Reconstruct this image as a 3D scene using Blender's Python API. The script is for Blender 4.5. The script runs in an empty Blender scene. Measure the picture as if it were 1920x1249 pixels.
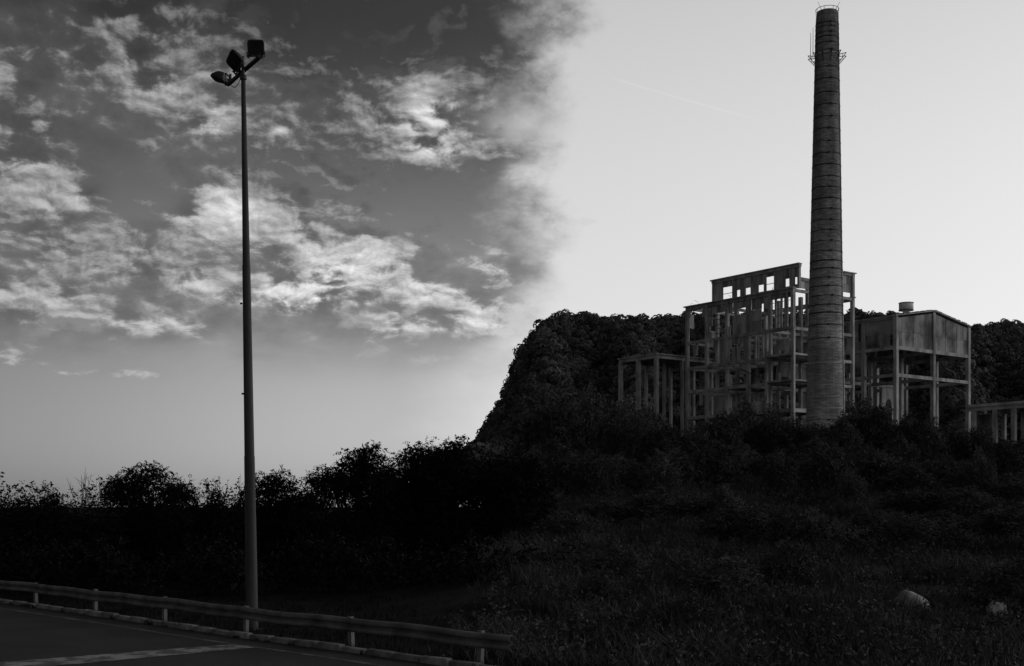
import bpy, math, random
import numpy as np
from mathutils import Vector, Matrix

R = math.radians
scn = bpy.context.scene
col = scn.collection

# ------------------------------------------------------------------ camera
F, CX, YH, CAMZ = 2300.0, 960.0, 950.0, 3.55      # focal length in photo pixels, horizon row, eye height
cam_d = bpy.data.cameras.new('camera')
cam = bpy.data.objects.new('camera', cam_d)
col.objects.link(cam)
cam.location = (0, 0, CAMZ)
cam.rotation_euler = (R(90), 0, 0)
cam_d.sensor_width = 36.0
cam_d.lens = F / 1920.0 * 36.0
cam_d.shift_y = (YH - 624.5) / 1920.0
cam_d.clip_start = 0.1
cam_d.clip_end = 20000
scn.camera = cam

# ------------------------------------------------------------------ light
SUN_AZ, SUN_EL = 68.0, 13.0            # degrees right of the view axis, above the horizon
sun_d = bpy.data.lights.new('sun', 'SUN')
sun_d.energy = 0.55
sun_d.angle = R(10)
sun_d.color = (1, 1, 1)
sun = bpy.data.objects.new('sun', sun_d)
col.objects.link(sun)
sd = Vector((math.sin(R(SUN_AZ)) * math.cos(R(SUN_EL)), math.cos(R(SUN_AZ)) * math.cos(R(SUN_EL)), math.sin(R(SUN_EL))))
sun.rotation_euler = sd.to_track_quat('Z', 'Y').to_euler()
sun.location = (60, 30, 60)

vs = scn.view_settings
vs.view_transform = 'Standard'
vs.look = 'None'
vs.gamma = 1.0
vs.exposure = 0.0
vs.use_curve_mapping = False

# ------------------------------------------------------------------ sky
world = bpy.data.worlds.new('World')
scn.world = world
world.use_nodes = True
wt = world.node_tree
for n in list(wt.nodes):
    wt.nodes.remove(n)


class G:
    """tiny expression builder for a node tree"""
    def __init__(s, nt):
        s.nt = nt

    def new(s, t, **kw):
        n = s.nt.nodes.new(t)
        for k, v in kw.items():
            setattr(n, k, v)
        return n

    def put(s, sock, v):
        if hasattr(v, 'is_output'):
            s.nt.links.new(v, sock)
        else:
            sock.default_value = v

    def m(s, op, a, b=None, c=None, clamp=False):
        n = s.new('ShaderNodeMath', operation=op, use_clamp=clamp)
        for i, v in enumerate((a, b, c)):
            if v is not None:
                s.put(n.inputs[i], v)
        return n.outputs[0]

    def ss(s, lo, hi, v, a=0.0, b=1.0):
        n = s.new('ShaderNodeMapRange', interpolation_type='SMOOTHSTEP')
        s.put(n.inputs['Value'], v)
        s.put(n.inputs['From Min'], lo); s.put(n.inputs['From Max'], hi)
        s.put(n.inputs['To Min'], a); s.put(n.inputs['To Max'], b)
        return n.outputs[0]

    def lin(s, lo, hi, v, a=0.0, b=1.0):
        n = s.new('ShaderNodeMapRange')
        s.put(n.inputs['Value'], v)
        s.put(n.inputs['From Min'], lo); s.put(n.inputs['From Max'], hi)
        s.put(n.inputs['To Min'], a); s.put(n.inputs['To Max'], b)
        return n.outputs[0]

    def mix(s, f, a, b):
        n = s.new('ShaderNodeMix', data_type='FLOAT')
        s.put(n.inputs[0], f); s.put(n.inputs[2], a); s.put(n.inputs[3], b)
        return n.outputs[0]

    def vec(s, x, y, z=0.0):
        n = s.new('ShaderNodeCombineXYZ')
        s.put(n.inputs[0], x); s.put(n.inputs[1], y); s.put(n.inputs[2], z)
        return n.outputs[0]

    def noise(s, v, scale, detail=4.0, rough=0.5, dist=0.0, lac=2.0):
        n = s.new('ShaderNodeTexNoise')
        if v is not None:
            s.put(n.inputs['Vector'], v)
        n.inputs['Scale'].default_value = scale
        n.inputs['Detail'].default_value = detail
        n.inputs['Roughness'].default_value = rough
        n.inputs['Lacunarity'].default_value = lac
        n.inputs['Distortion'].default_value = dist
        return n.outputs['Fac']


def az_el(px, py):
    u, v = (px - CX) / F, (YH - py) / F
    return math.atan2(u, 1.0), math.atan2(v, math.hypot(u, 1.0))


g = G(wt)
tc = g.new('ShaderNodeTexCoord').outputs['Generated']
sep = g.new('ShaderNodeSeparateXYZ')
g.put(sep.inputs[0], tc)
dx, dy, dz = sep.outputs
az = g.m('ARCTAN2', dx, dy)
el = g.m('ARCSINE', dz)
elp = g.m('MAXIMUM', el, 0.0)
sky = g.new('ShaderNodeTexSky', sky_type='NISHITA', sun_disc=False)
sky.sun_elevation = R(SUN_EL)
sky.sun_rotation = R(SUN_AZ)
sky.air_density = 1.0
sky.dust_density = 2.0
sky.ozone_density = 1.0
spc = g.new('ShaderNodeSeparateColor')
g.put(spc.inputs[0], sky.outputs[0])
red = spc.outputs[0]                                  # red-filter black and white film
# two weathers: broken cloud over the road, clear sky over the works
U = g.m('MULTIPLY', az, F / 100.0)                      # both in hundredths of a photo pixel's angle
V = g.m('MULTIPLY', el, F / 100.0)
Vs = g.m('MULTIPLY', g.m('POWER', g.m('MAXIMUM', V, 0.01), 0.75), 3.4)   # flatter clouds near the horizon
w1 = g.noise(g.vec(U, Vs, 3.3), 0.55, 3, 0.55)
w2 = g.noise(g.vec(U, Vs, 9.1), 0.55, 3, 0.55)
edge = g.m('ADD', dx, g.m('MULTIPLY', g.m('SUBTRACT', g.noise(g.vec(U, Vs, 14.0), 0.36, 8, 0.62), 0.5), 0.19))
clear = g.ss(-0.10, 0.045, g.m('MULTIPLY_ADD', g.m('SUBTRACT', edge, dx), 0.4, dx))   # the air itself brightens gradually
fade = g.ss(-0.02, 0.055, edge, 1.0, 0.0)                                             # the cloud cover breaks up
mean_red = g.m('POWER', g.m('MAXIMUM', red, 0.0), 0.5)   # film shoulder: evens out the glow towards the sun
sunward = g.m('ADD', g.m('MULTIPLY', dx, sd.x), g.m('MULTIPLY', dy, sd.y))
even = g.m('POWER', g.m('MAXIMUM', red, 0.0), 0.25)
base_r = g.m('MULTIPLY', g.m('MULTIPLY', even, g.ss(-1.0, 0.3, sunward, 0.50, 1.0)), g.ss(0.20, 1.0, elp, 5.7, 1.2))
left_dim = g.ss(-0.46, -0.10, dx, 0.62, 1.0)
base_l = g.m('MULTIPLY', g.m('MULTIPLY', mean_red, left_dim), g.m('ADD', 0.36, g.ss(0.03, 0.40, elp, 2.5, 0.0)))


def cloud_n(ox, oy):
    p = g.vec(g.m('ADD', g.m('ADD', U, ox), g.m('MULTIPLY', w1, 0.7)), g.m('ADD', g.m('ADD', Vs, oy), g.m('MULTIPLY', w2, 0.7)), 1.7)
    return g.noise(p, 1.55, 10, 0.56)


n1 = cloud_n(0.0, 0.0)
n2 = cloud_n(0.06, 0.14)
n3 = g.noise(g.vec(U, Vs, 6.0), 0.22, 3, 0.5)
# main banks of cloud (photo pixel, half width, half height, cover, brightness): directions in the sky
banks = [(900, 30, 240, 90, .26, -.40), (880, 380, 130, 60, .10, -.1), (600, 20, 260, 60, .16, -.30), (640, 110, 120, 40, .16, -.10), (240, 120, 170, 90, .15, .10), (330, 180, 90, 50, .12, .16),
         (800, 205, 60, 50, .20, .55), (830, 285, 80, 26, .15, .40), (660, 235, 90, 34, .14, .16), (700, 330, 230, 80, .18, -.10), (880, 380, 140, 70, .18, -.14),
         (430, 375, 60, 36, .18, .45), (400, 420, 80, 34, .12, .28), (50, 320, 100, 60, .18, .26), (120, 375, 60, 24, .12, .22), (60, 560, 120, 44, .18, .30),
         (150, 450, 160, 36, .14, .12), (300, 500, 150, 34, .13, .20), (620, 520, 80, 48, .18, .50), (540, 430, 120, 46, .14, .24), (720, 480, 70, 30, .15, .42),
         (300, 612, 90, 28, .16, .40), (790, 545, 80, 20, .14, .36), (850, 585, 110, 26, .15, .30), (390, 540, 60, 24, .15, .36), (510, 550, 60, 22, .14, .36), (570, 565, 40, 18, .14, .40),
         (720, 618, 90, 20, .14, .32), (920, 505, 60, 36, .15, .36), (920, 610, 60, 24, .14, .30), (230, 703, 100, 11, .20, .32), (20, 668, 50, 18, .16, .34),
         (412, 232, 36, 20, .16, .40), (522, 246, 18, 10, .14, .45), (70, 212, 40, 20, .13, .14), (10, 150, 30, 50, .10, .20), (480, 670, 40, 6, .10, .2), (890, 708, 18, 6, .14, .3),
         (80, 240, 20, 14, .10, .1), (200, 250, 90, 60, -.10, 0), (60, 60, 90, 90, -.10, 0), (280, 330, 70, 50, -.10, 0), (520, 640, 120, 26, -.08, 0)]
cov = bri = None
for bx_, by_, bw, bh, wgt, br in banks:
    a0, e0 = az_el(bx_, by_)
    qa = g.m('MULTIPLY_ADD', az, F / bw, -a0 * F / bw)
    qe = g.m('MULTIPLY_ADD', el, F / bh, -e0 * F / bh)
    r2 = g.m('ADD', g.m('MULTIPLY', qa, qa), g.m('MULTIPLY', qe, qe))
    b = g.m('EXPONENT', g.m('MULTIPLY', r2, -0.8))
    cov = g.m('MULTIPLY', b, wgt) if cov is None else g.m('MULTIPLY_ADD', b, wgt, cov)
    bri = g.m('MULTIPLY', b, br) if bri is None else g.m('MULTIPLY_ADD', b, br, bri)
cov = g.m('MINIMUM', cov, 0.24)
bri = g.m('MAXIMUM', g.m('MINIMUM', bri, 0.55), -0.45)
low_clear = g.ss(0.09, 0.14, elp, -0.10, 0.0)           # clear strip above the treetops
d_ = g.m('ADD', g.m('ADD', n1, cov), low_clear)
dens = g.ss(0.53, 0.70, d_)
shade = g.lin(-0.10, 0.13, g.m('SUBTRACT', n1, n2))
shade = g.m('MINIMUM', g.m('MAXIMUM', shade, 0.0), 1.0)
tone = g.m('ADD', g.m('MULTIPLY_ADD', shade, 0.34, 0.20), bri)
tone = g.m('ADD', tone, g.m('MULTIPLY', g.m('SUBTRACT', n3, 0.5), 0.3))
tone = g.m('MAXIMUM', tone, 0.13)
cl = g.m('MULTIPLY', g.m('POWER', tone, 1.7), 10.0)     # radiance before the background strength
sunward = g.ss(-1.0, 1.0, sunward, 0.40, 1.12)
high = g.ss(0.30, 0.80, elp, 1.0, 0.30)
cl = g.m('MULTIPLY', g.m('MULTIPLY', cl, sunward), high)
air = g.mix(clear, base_l, base_r)
cl = g.m('MAXIMUM', g.m('MAXIMUM', cl, g.m('MULTIPLY', base_l, 0.85)), g.m('MULTIPLY', air, g.ss(0.16, 0.25, elp, 1.0, 0.0)))   # thin low puffs take the light of the air behind them
# broad soft grey decks under the broken puffs
nb = g.noise(g.vec(U, Vs, 21.0), 0.30, 6, 0.52)
deck = g.m('MULTIPLY', g.ss(0.34, 0.60, g.m('MULTIPLY_ADD', cov, 0.9, nb)), g.ss(0.09, 0.16, elp))
deck_l = g.m('MULTIPLY', g.m('MULTIPLY', g.m('MULTIPLY_ADD', n1, 2.4, g.m('MULTIPLY_ADD', nb, 2.0, -0.75)), g.ss(0.16, 0.40, elp, 1.35, 0.55)), sunward)
veil = g.mix(g.m('MULTIPLY', g.m('MULTIPLY', deck, 0.88), fade), air, deck_l)
clouded = g.mix(g.m('MULTIPLY', g.m('MULTIPLY', dens, 0.90), fade), veil, cl)
# a thin old vapour trail in the clear part
a0, e0 = az_el(1130, 141); a1, e1 = az_el(1450, 232)
L_ = math.hypot(a1 - a0, e1 - e0); ta, te = (a1 - a0) / L_, (e1 - e0) / L_
along = g.m('ADD', g.m('MULTIPLY', g.m('SUBTRACT', az, a0), ta), g.m('MULTIPLY', g.m('SUBTRACT', el, e0), te))
acr = g.m('ADD', g.m('MULTIPLY', g.m('SUBTRACT', az, a0), -te), g.m('MULTIPLY', g.m('SUBTRACT', el, e0), ta))
trail = g.m('MULTIPLY', g.ss(0.0011, 0.0002, g.m('ABSOLUTE', acr)), g.m('MULTIPLY', g.ss(0.0, 0.02, along), g.ss(L_, L_ - 0.04, along)))
lum = g.m('MULTIPLY', clouded, g.m('ADD', 1.0, g.m('MULTIPLY', trail, 0.05)))
below = g.ss(-0.02, 0.0, dz, 0.25, 1.0)
lum = g.m('MULTIPLY', lum, below)
bgn = g.new('ShaderNodeBackground')
g.put(bgn.inputs['Color'], g.vec(lum, lum, lum))
bgn.inputs['Strength'].default_value = 0.10
g.put(g.new('ShaderNodeOutputWorld').inputs['Surface'], bgn.outputs[0])
world.cycles.sampling_method = 'MANUAL'
world.cycles.sample_map_resolution = 1024
# ==== GEOMETRY

rng = np.random.default_rng(7)
random.seed(7)


def smooth(t):
    t = min(1.0, max(0.0, t))
    return t * t * (3 - 2 * t)


def ground_z(x, y):
    return 8.0 * smooth((y - 26.0) / 100.0) * smooth((x + 7.0) / 9.0) if y > 26 else 0.0


def at(px, py, Y):
    return Vector(((px - CX) / F * Y, Y, CAMZ + (YH - py) / F * Y))


def on_ground(px, py, z=0.0):
    Y = F * (CAMZ - z) / (py - YH)
    return at(px, py, Y)


# ------------------------------------------------------------------ materials
def material(name, lo, hi, scale=4.0, detail=5.0, rough=0.8, bump=0.0, bump_scale=None, spec=0.3, stretch=None, metal=0.0, rand=0.0, thr=(0.3, 0.7), coord='Object'):
    m = bpy.data.materials.new(name)
    m.use_nodes = True
    nt = m.node_tree
    q = G(nt)
    bs = nt.nodes['Principled BSDF']
    co = q.new('ShaderNodeTexCoord').outputs[coord]
    if stretch:
        mp = q.new('ShaderNodeMapping')
        q.put(mp.inputs['Vector'], co)
        mp.inputs['Scale'].default_value = stretch
        co = mp.outputs[0]
    n = q.noise(co, scale, detail, 0.6)
    f = q.ss(thr[0], thr[1], n)
    v = q.mix(f, lo, hi)
    if rand:
        oi = q.new('ShaderNodeObjectInfo').outputs['Random']
        v = q.m('MULTIPLY', v, q.lin(0, 1, oi, 1 - rand, 1 + rand))
    q.put(bs.inputs['Base Color'], q.vec(v, v, v))
    bs.inputs['Roughness'].default_value = rough
    bs.inputs['Specular IOR Level'].default_value = spec
    bs.inputs['Metallic'].default_value = metal
    if bump:
        bn = q.new('ShaderNodeBump')
        bn.inputs['Strength'].default_value = bump
        bn.inputs['Distance'].default_value = 0.05
        q.put(bn.inputs['Height'], q.noise(co, bump_scale or scale * 4, 6, 0.65))
        q.put(bs.inputs['Normal'], bn.outputs[0])
    return m


M = {}
M['concrete'] = material('weathered_concrete', 0.18, 0.44, 0.9, 7, 0.9, 0.5, 6, 0.15, stretch=(1, 1, 0.45), rand=0.2)
M['panel'] = material('stained_sheet', 0.20, 0.40, 0.55, 8, 0.85, 0.3, 5, 0.15, stretch=(1.6, 1.6, 0.5), rand=0.38, thr=(0.36, 0.64))
M['hall_panel'] = material('stained_hall_sheet', 0.08, 0.31, 0.28, 8, 0.85, 0.3, 5, 0.15, stretch=(1, 1, 0.7), rand=0.26, thr=(0.40, 0.60))
M['steel_dark'] = material('dark_steel', 0.015, 0.04, 3, 5, 0.6, 0.1, 30, 0.3)
M['zinc'] = material('galvanised_steel', 0.05, 0.15, 1.4, 8, 0.65, 0.1, 25, 0.25, metal=0.1)
M['zinc_light'] = material('bright_galvanised_steel', 0.07, 0.17, 3, 6, 0.55, 0.1, 25, 0.4, metal=0.2)
M['pole'] = material('pole_steel', 0.028, 0.048, 2.2, 6, 0.7, 0.1, 25, 0.2, stretch=(1, 1, 0.15))
M['asphalt'] = material('asphalt', 0.010, 0.028, 0.35, 9, 0.75, 0.6, 60, 0.3, thr=(0.3, 0.72))
M['kerb'] = material('kerb_concrete', 0.07, 0.22, 2.3, 8, 0.9, 0.5, 14, 0.2, rand=0.25)
M['soil'] = material('dark_soil', 0.004, 0.014, 0.5, 8, 1.0, 0.6, 8, 0.05)
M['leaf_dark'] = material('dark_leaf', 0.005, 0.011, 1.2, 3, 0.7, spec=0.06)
M['leaf'] = material('scrub_leaf', 0.032, 0.085, 0.8, 4, 0.85, spec=0.04, rand=0.3)
M['leaf_pale'] = material('pale_leaf', 0.04, 0.12, 1.5, 4, 0.6, spec=0.2, rand=0.2)
M['wood_leaf'] = material('woodland_leaf', 0.045, 0.11, 0.03, 5, 0.8, spec=0.06)
M['hill'] = material('woodland_floor', 0.012, 0.03, 0.05, 5, 1.0, spec=0.05)
M['weed'] = material('weed_blades', 0.028, 0.10, 0.22, 6, 0.9, spec=0.03, thr=(0.38, 0.66))
M['bark'] = material('bark', 0.01, 0.025, 5, 5, 0.95, 0.5, 20, 0.05)
M['dry_twig'] = material('dry_twig', 0.03, 0.06, 5, 4, 0.95)
M['rock'] = material('pale_rock', 0.16, 0.42, 2.5, 7, 0.9, 0.6, 9, 0.15)
M['hoop_pale'] = material('pale_hoop', 0.2, 0.42, 1.5, 6, 0.8)
M['glass'] = material('lamp_glass', 0.015, 0.03, 2, 2, 0.15, spec=0.5)
M['vent'] = material('vent_sheet', 0.45, 0.62, 2, 6, 0.6, 0.1, 10, 0.3)

# worn road paint: flakes away to asphalt
mp_ = bpy.data.materials.new('worn_road_paint'); mp_.use_nodes = True
q = G(mp_.node_tree); bs = mp_.node_tree.nodes['Principled BSDF']
co = q.new('ShaderNodeTexCoord').outputs['Object']
wear = q.ss(0.44, 0.56, q.noise(co, 1.6, 10, 0.7))
v = q.mix(wear, 0.05, q.mix(q.noise(co, 6.0, 4), 0.16, 0.34))
q.put(bs.inputs['Base Color'], q.vec(v, v, v)); bs.inputs['Roughness'].default_value = 0.8
M['paint'] = mp_
mf = bpy.data.materials.new('faded_edge_paint'); mf.use_nodes = True
q = G(mf.node_tree); bs = mf.node_tree.nodes['Principled BSDF']
co = q.new('ShaderNodeTexCoord').outputs['Object']
v = q.mix(q.ss(0.45, 0.62, q.noise(co, 1.1, 9, 0.7)), 0.035, 0.15)
q.put(bs.inputs['Base Color'], q.vec(v, v, v)); bs.inputs['Roughness'].default_value = 0.85
M['faded'] = mf

# brickwork of the stack: UV in metres round and up the shaft
mb = bpy.data.materials.new('sooty_brickwork'); mb.use_nodes = True
q = G(mb.node_tree); bs = mb.node_tree.nodes['Principled BSDF']
tcn = q.new('ShaderNodeTexCoord')
br = q.new('ShaderNodeTexBrick')
q.put(br.inputs['Vector'], tcn.outputs['UV'])
br.inputs['Scale'].default_value = 1.0
br.inputs['Brick Width'].default_value = 0.50
br.inputs['Row Height'].default_value = 0.15
br.inputs['Mortar Size'].default_value = 0.014
br.inputs['Mortar Smooth'].default_value = 0.2
br.inputs['Bias'].default_value = 0.0
br.inputs['Color1'].default_value = (0.20, 0.20, 0.20, 1)
br.inputs['Color2'].default_value = (0.36, 0.36, 0.36, 1)
br.inputs['Mortar'].default_value = (0.10, 0.10, 0.10, 1)
st = q.noise(tcn.outputs['UV'], 0.35, 8, 0.6)
sepu = q.new('ShaderNodeSeparateXYZ'); q.put(sepu.inputs[0], tcn.outputs['UV'])
streak = q.noise(q.vec(q.m('MULTIPLY', sepu.outputs[0], 1.2), q.m('MULTIPLY', sepu.outputs[1], 0.10)), 1.0, 6, 0.6)
rowv = q.noise(q.vec(0.0, q.m('MULTIPLY', sepu.outputs[1], 2.2)), 1.0, 5, 0.7)
soot = q.ss(14, 40, sepu.outputs[1], 1.1, 0.72)        # soot darkens the upper courses
k = q.m('MULTIPLY', q.m('MULTIPLY', q.lin(0.3, 0.7, st, 0.62, 1.3), q.lin(0.3, 0.7, streak, 0.70, 1.28)), q.m('MULTIPLY', q.lin(0.3, 0.7, rowv, 0.85, 1.15), soot))
sc_ = q.new('ShaderNodeVectorMath', operation='SCALE')
q.put(sc_.inputs[0], br.outputs['Color']); q.put(sc_.inputs['Scale'], k)
q.put(bs.inputs['Base Color'], sc_.outputs[0]); bs.inputs['Roughness'].default_value = 0.92
bs.inputs['Specular IOR Level'].default_value = 0.12
bn = q.new('ShaderNodeBump'); bn.inputs['Strength'].default_value = 0.6; bn.inputs['Distance'].default_value = 0.02
q.put(bn.inputs['Height'], br.outputs['Fac']); bn.invert = True
q.put(bs.inputs['Normal'], bn.outputs[0])
M['brick'] = mb


# ------------------------------------------------------------------ mesh helpers
def tag(o, label=None, cat=None, group=None, kind=None):
    if label: o['label'] = label
    if cat: o['category'] = cat
    if group: o['group'] = group
    if kind: o['kind'] = kind
    return o


def link(name, me, mat, parent=None):
    if mat is not None and not me.materials:
        me.materials.append(mat)
    o = bpy.data.objects.new(name, me)
    col.objects.link(o)
    if parent:
        o.parent = parent
    return o


def empty(name, loc, rz=0.0):
    o = bpy.data.objects.new(name, None)
    o.empty_display_size = 0.3
    col.objects.link(o)
    o.location = loc
    o.rotation_euler = (0, 0, rz)
    return o


def mesh_np(name, V, Fq):
    """vertices (n,3), faces (m,k) all with k corners, by numpy"""
    V = np.asarray(V, dtype=np.float32); Fq = np.asarray(Fq, dtype=np.int32)
    me = bpy.data.meshes.new(name)
    me.vertices.add(len(V)); me.vertices.foreach_set('co', V.ravel())
    k = Fq.shape[1]
    me.loops.add(Fq.size); me.loops.foreach_set('vertex_index', Fq.ravel())
    me.polygons.add(len(Fq))
    me.polygons.foreach_set('loop_start', np.arange(0, Fq.size, k, dtype=np.int32))
    me.polygons.foreach_set('loop_total', np.full(len(Fq), k, dtype=np.int32))
    me.update(calc_edges=True)
    return me


class MB:
    def __init__(s):
        s.v = []; s.f = []

    def box(s, lo, hi, rot=None, jit=0.0):
        b = len(s.v)
        for z in (lo[2], hi[2]):
            for x, y in ((lo[0], lo[1]), (hi[0], lo[1]), (hi[0], hi[1]), (lo[0], hi[1])):
                s.v.append((x + random.uniform(-jit, jit), y + random.uniform(-jit, jit), z + random.uniform(-jit, jit)))
        for a in ((0, 3, 2, 1), (4, 5, 6, 7), (0, 1, 5, 4), (1, 2, 6, 5), (2, 3, 7, 6), (3, 0, 4, 7)):
            s.f.append(tuple(b + i for i in a))
        return s

    def tube(s, pts, radii, n=8, cap=True):
        b = len(s.v)
        pts = [Vector(p) for p in pts]
        if not hasattr(radii, '__len__'):
            radii = [radii] * len(pts)
        for i, p in enumerate(pts):
            d = (pts[min(i + 1, len(pts) - 1)] - pts[max(i - 1, 0)])
            d = d.normalized() if d.length > 1e-9 else Vector((0, 0, 1))
            u = d.cross(Vector((0.31, 0.95, 0.05)) if abs(d.z) > 0.9 else Vector((0, 0, 1))).normalized()
            w = d.cross(u)
            for k in range(n):
                a = 2 * math.pi * k / n
                s.v.append(tuple(p + (u * math.cos(a) + w * math.sin(a)) * radii[i]))
        for i in range(len(pts) - 1):
            for k in range(n):
                k2 = (k + 1) % n
                s.f.append((b + i * n + k, b + i * n + k2, b + (i + 1) * n + k2, b + (i + 1) * n + k))
        if cap:
            s.f.append(tuple(b + k for k in range(n))[::-1])
            s.f.append(tuple(b + (len(pts) - 1) * n + k for k in range(n)))
        return s

    def poly(s, pts):
        b = len(s.v)
        s.v += [tuple(p) for p in pts]
        s.f.append(tuple(range(b, b + len(pts))))
        return s

    def mesh(s, name):
        me = bpy.data.meshes.new(name)
        me.from_pydata(s.v, [], s.f)
        me.update()
        return me

    def build(s, name, mat, parent=None, smooth_=False):
        me = s.mesh(name)
        if smooth_:
            me.polygons.foreach_set('use_smooth', [True] * len(me.polygons))
        return link(name, me, mat, parent)


def bevel(o, w=0.02, seg=2):
    m = o.modifiers.new('bevel', 'BEVEL'); m.width = w; m.segments = seg; m.limit_method = 'ANGLE'
    return o


def lathe(name, prof, mat, parent=None, n=32, uv=False, capt=True):
    V, Fc, = [], []
    for r, z in prof:
        for k in range(n):
            a = 2 * math.pi * k / n
            V.append((r * math.cos(a), r * math.sin(a), z))
    for i in range(len(prof) - 1):
        for k in range(n):
            Fc.append((i * n + k, i * n + (k + 1) % n, (i + 1) * n + (k + 1) % n, (i + 1) * n + k))
    me = bpy.data.meshes.new(name)
    caps = []
    if capt:
        caps = [tuple((len(prof) - 1) * n + k for k in range(n)), tuple(range(n))[::-1]]
    me.from_pydata(V, [], Fc + caps)
    me.polygons.foreach_set('use_smooth', [True] * len(Fc) + [False] * len(caps))
    if uv:
        ul = me.uv_layers.new(name='UVMap')
        rm = 1.6
        for p in me.polygons[:len(Fc)]:
            k = p.index % n; i = p.index // n
            for li, (kk, ii) in zip(p.loop_indices, ((k, i), (k + 1, i), (k + 1, i + 1), (k, i + 1))):
                ul.data[li].uv = (2 * math.pi * rm * kk / n, prof[ii][1])
    me.update()
    return link(name, me, mat, parent)


# ------------------------------------------------------------------ ground sheet
def axis(lo, hi, fine_lo, fine_hi, step, grow=1.35):
    a = list(np.arange(fine_lo, fine_hi + 1e-6, step))
    s = step; x = a[-1]
    while x < hi:
        s *= grow; x += s; a.append(min(x, hi))
    s = step; x = a[0]
    while x > lo:
        s *= grow; x -= s; a.insert(0, max(x, lo))
    return a


gx = axis(-4000, 4000, -45, 75, 1.5); gy = axis(-400, 6000, 10, 135, 1.5)
Vg = []
for y in gy:
    for x in gx:
        z = ground_z(x, y)
        if 20 < y < 140 and x > -6 and z > 0.15:
            z += 0.16 * math.sin(x * 0.9 + 1.3 * math.sin(y * 0.31)) * math.sin(y * 0.43 + x * 0.2)
        Vg.append((x, y, z))
nx = len(gx)
Fg = [(j * nx + i, j * nx + i + 1, (j + 1) * nx + i + 1, (j + 1) * nx + i) for j in range(len(gy) - 1) for i in range(nx - 1)]
me = mesh_np('ground', Vg, Fg)
tag(link('ground', me, M['soil']), kind='structure')

# ------------------------------------------------------------------ road, kerb, paint
kerb_px = [(-420, 1083), (-200, 1103), (0, 1124.6), (122, 1141.5), (196, 1151.5), (303.5, 1167), (391.7, 1180), (489.6, 1194.0), (587.5, 1206), (685, 1219), (783, 1233), (881, 1246.5)]
KP = [on_ground(x, y, 0.12) for x, y in kerb_px]
d_end = (KP[-1] - KP[-3]).normalized()
KP += [KP[-1] + d_end * t for t in (5, 12, 25)]
KP = [Vector((p.x, p.y, 0)) for p in KP]


def resample(P, step):
    out = [P[0].copy()]; acc = 0.0
    for a, b in zip(P, P[1:]):
        L = (b - a).length; t = step - acc
        while t <= L:
            out.append(a.lerp(b, t / L)); t += step
        acc = (acc + L) % step
    return out


def smooth_line(P, it=3):
    P = [p.copy() for p in P]
    for _ in range(it):
        Q = [P[0]]
        for a, b, c in zip(P, P[1:], P[2:]):
            Q.append(b * 0.5 + (a + c) * 0.25)
        P = Q + [P[-1]]
    return P


KL = smooth_line(resample(KP, 0.5), 8)                   # road edge, half-metre steps


def off(P, d):
    out = []
    for i, p in enumerate(P):
        t = (P[min(i + 1, len(P) - 1)] - P[max(i - 1, 0)]).normalized()
        out.append(p + Vector((-t.y, t.x, 0)) * d)       # positive: away from the road
    return out


def ribbon(name, A, B, z, mat, kind='structure'):
    V = [(p.x, p.y, z) for p in A] + [(p.x, p.y, z) for p in B]
    n = len(A)
    me = bpy.data.meshes.new(name)
    me.from_pydata(V, [], [(i, i + 1, n + i + 1, n + i) for i in range(n - 1)])
    me.update()
    return tag(link(name, me, mat), kind=kind)


ribbon('road', off(KL, -26), KL, 0.012, M['asphalt'])
# edge line and the broad worn stripe across the carriageway
ribbon('road_marking', off(KL, -1.05), off(KL, -0.90), 0.018, M['faded'])
q4 = [on_ground(-160, 1256), on_ground(436, 1209.5), on_ground(478, 1216), on_ground(40, 1256)]
mbm = MB(); N_ = 24
for i in range(N_):
    a, b = i / N_, (i + 1) / N_
    P = [q4[0].lerp(q4[1], a), q4[3].lerp(q4[2], a), q4[3].lerp(q4[2], b), q4[0].lerp(q4[1], b)]
    mbm.poly([(p.x, p.y, 0.022) for p in P])
tag(mbm.build('road_marking', M['paint']), kind='structure')

kerb = empty('kerb', (KL[10].x, KL[10].y, 0))
tag(kerb, kind='structure')
st = 0.0
i = 0
stone_protos = []
for kx in range(4):
    m_ = MB(); m_.box((0.008 + 0.01 * kx, 0, -0.10), (0.985 - 0.012 * kx, 0.19, 0.155), jit=0.012)
    stone_protos.append(m_.mesh('kerb_stone'))
    stone_protos[-1].materials.append(M['kerb'])
for i in range(0, len(KL) - 3, 2):
    p, p2 = KL[i], KL[i + 2]
    if not (-26 < p.x < 4):
        continue
    d = p2 - p
    o = bpy.data.objects.new('kerb_stone', stone_protos[i // 2 % 4])
    col.objects.link(o)
    o.parent = kerb
    o.location = (p.x - kerb.location.x, p.y - kerb.location.y, random.uniform(-0.022, 0.012))
    o.rotation_euler = (random.gauss(0, 0.02), random.gauss(0, 0.012), math.atan2(d.y, d.x) + random.gauss(0, 0.012))
    o.scale = (d.length, 1, 1)
    bevel(o, 0.03, 2)

# ------------------------------------------------------------------ guard rail
RL = off(KL, 0.55)
gl = [(p, i) for i, p in enumerate(RL)]


def px_of(p):
    return CX + F * p.x / p.y


# walk so that joints fall where the photograph shows bolts; the rail ends just before the open slope
arc = [0.0]
for a, b in zip(RL, RL[1:]):
    arc.append(arc[-1] + (b - a).length)


def rail_pt(s):
    j = int(np.searchsorted(arc, s)) - 1
    j = max(0, min(j, len(RL) - 2))
    return RL[j].lerp(RL[j + 1], (s - arc[j]) / (arc[j + 1] - arc[j]))


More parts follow.
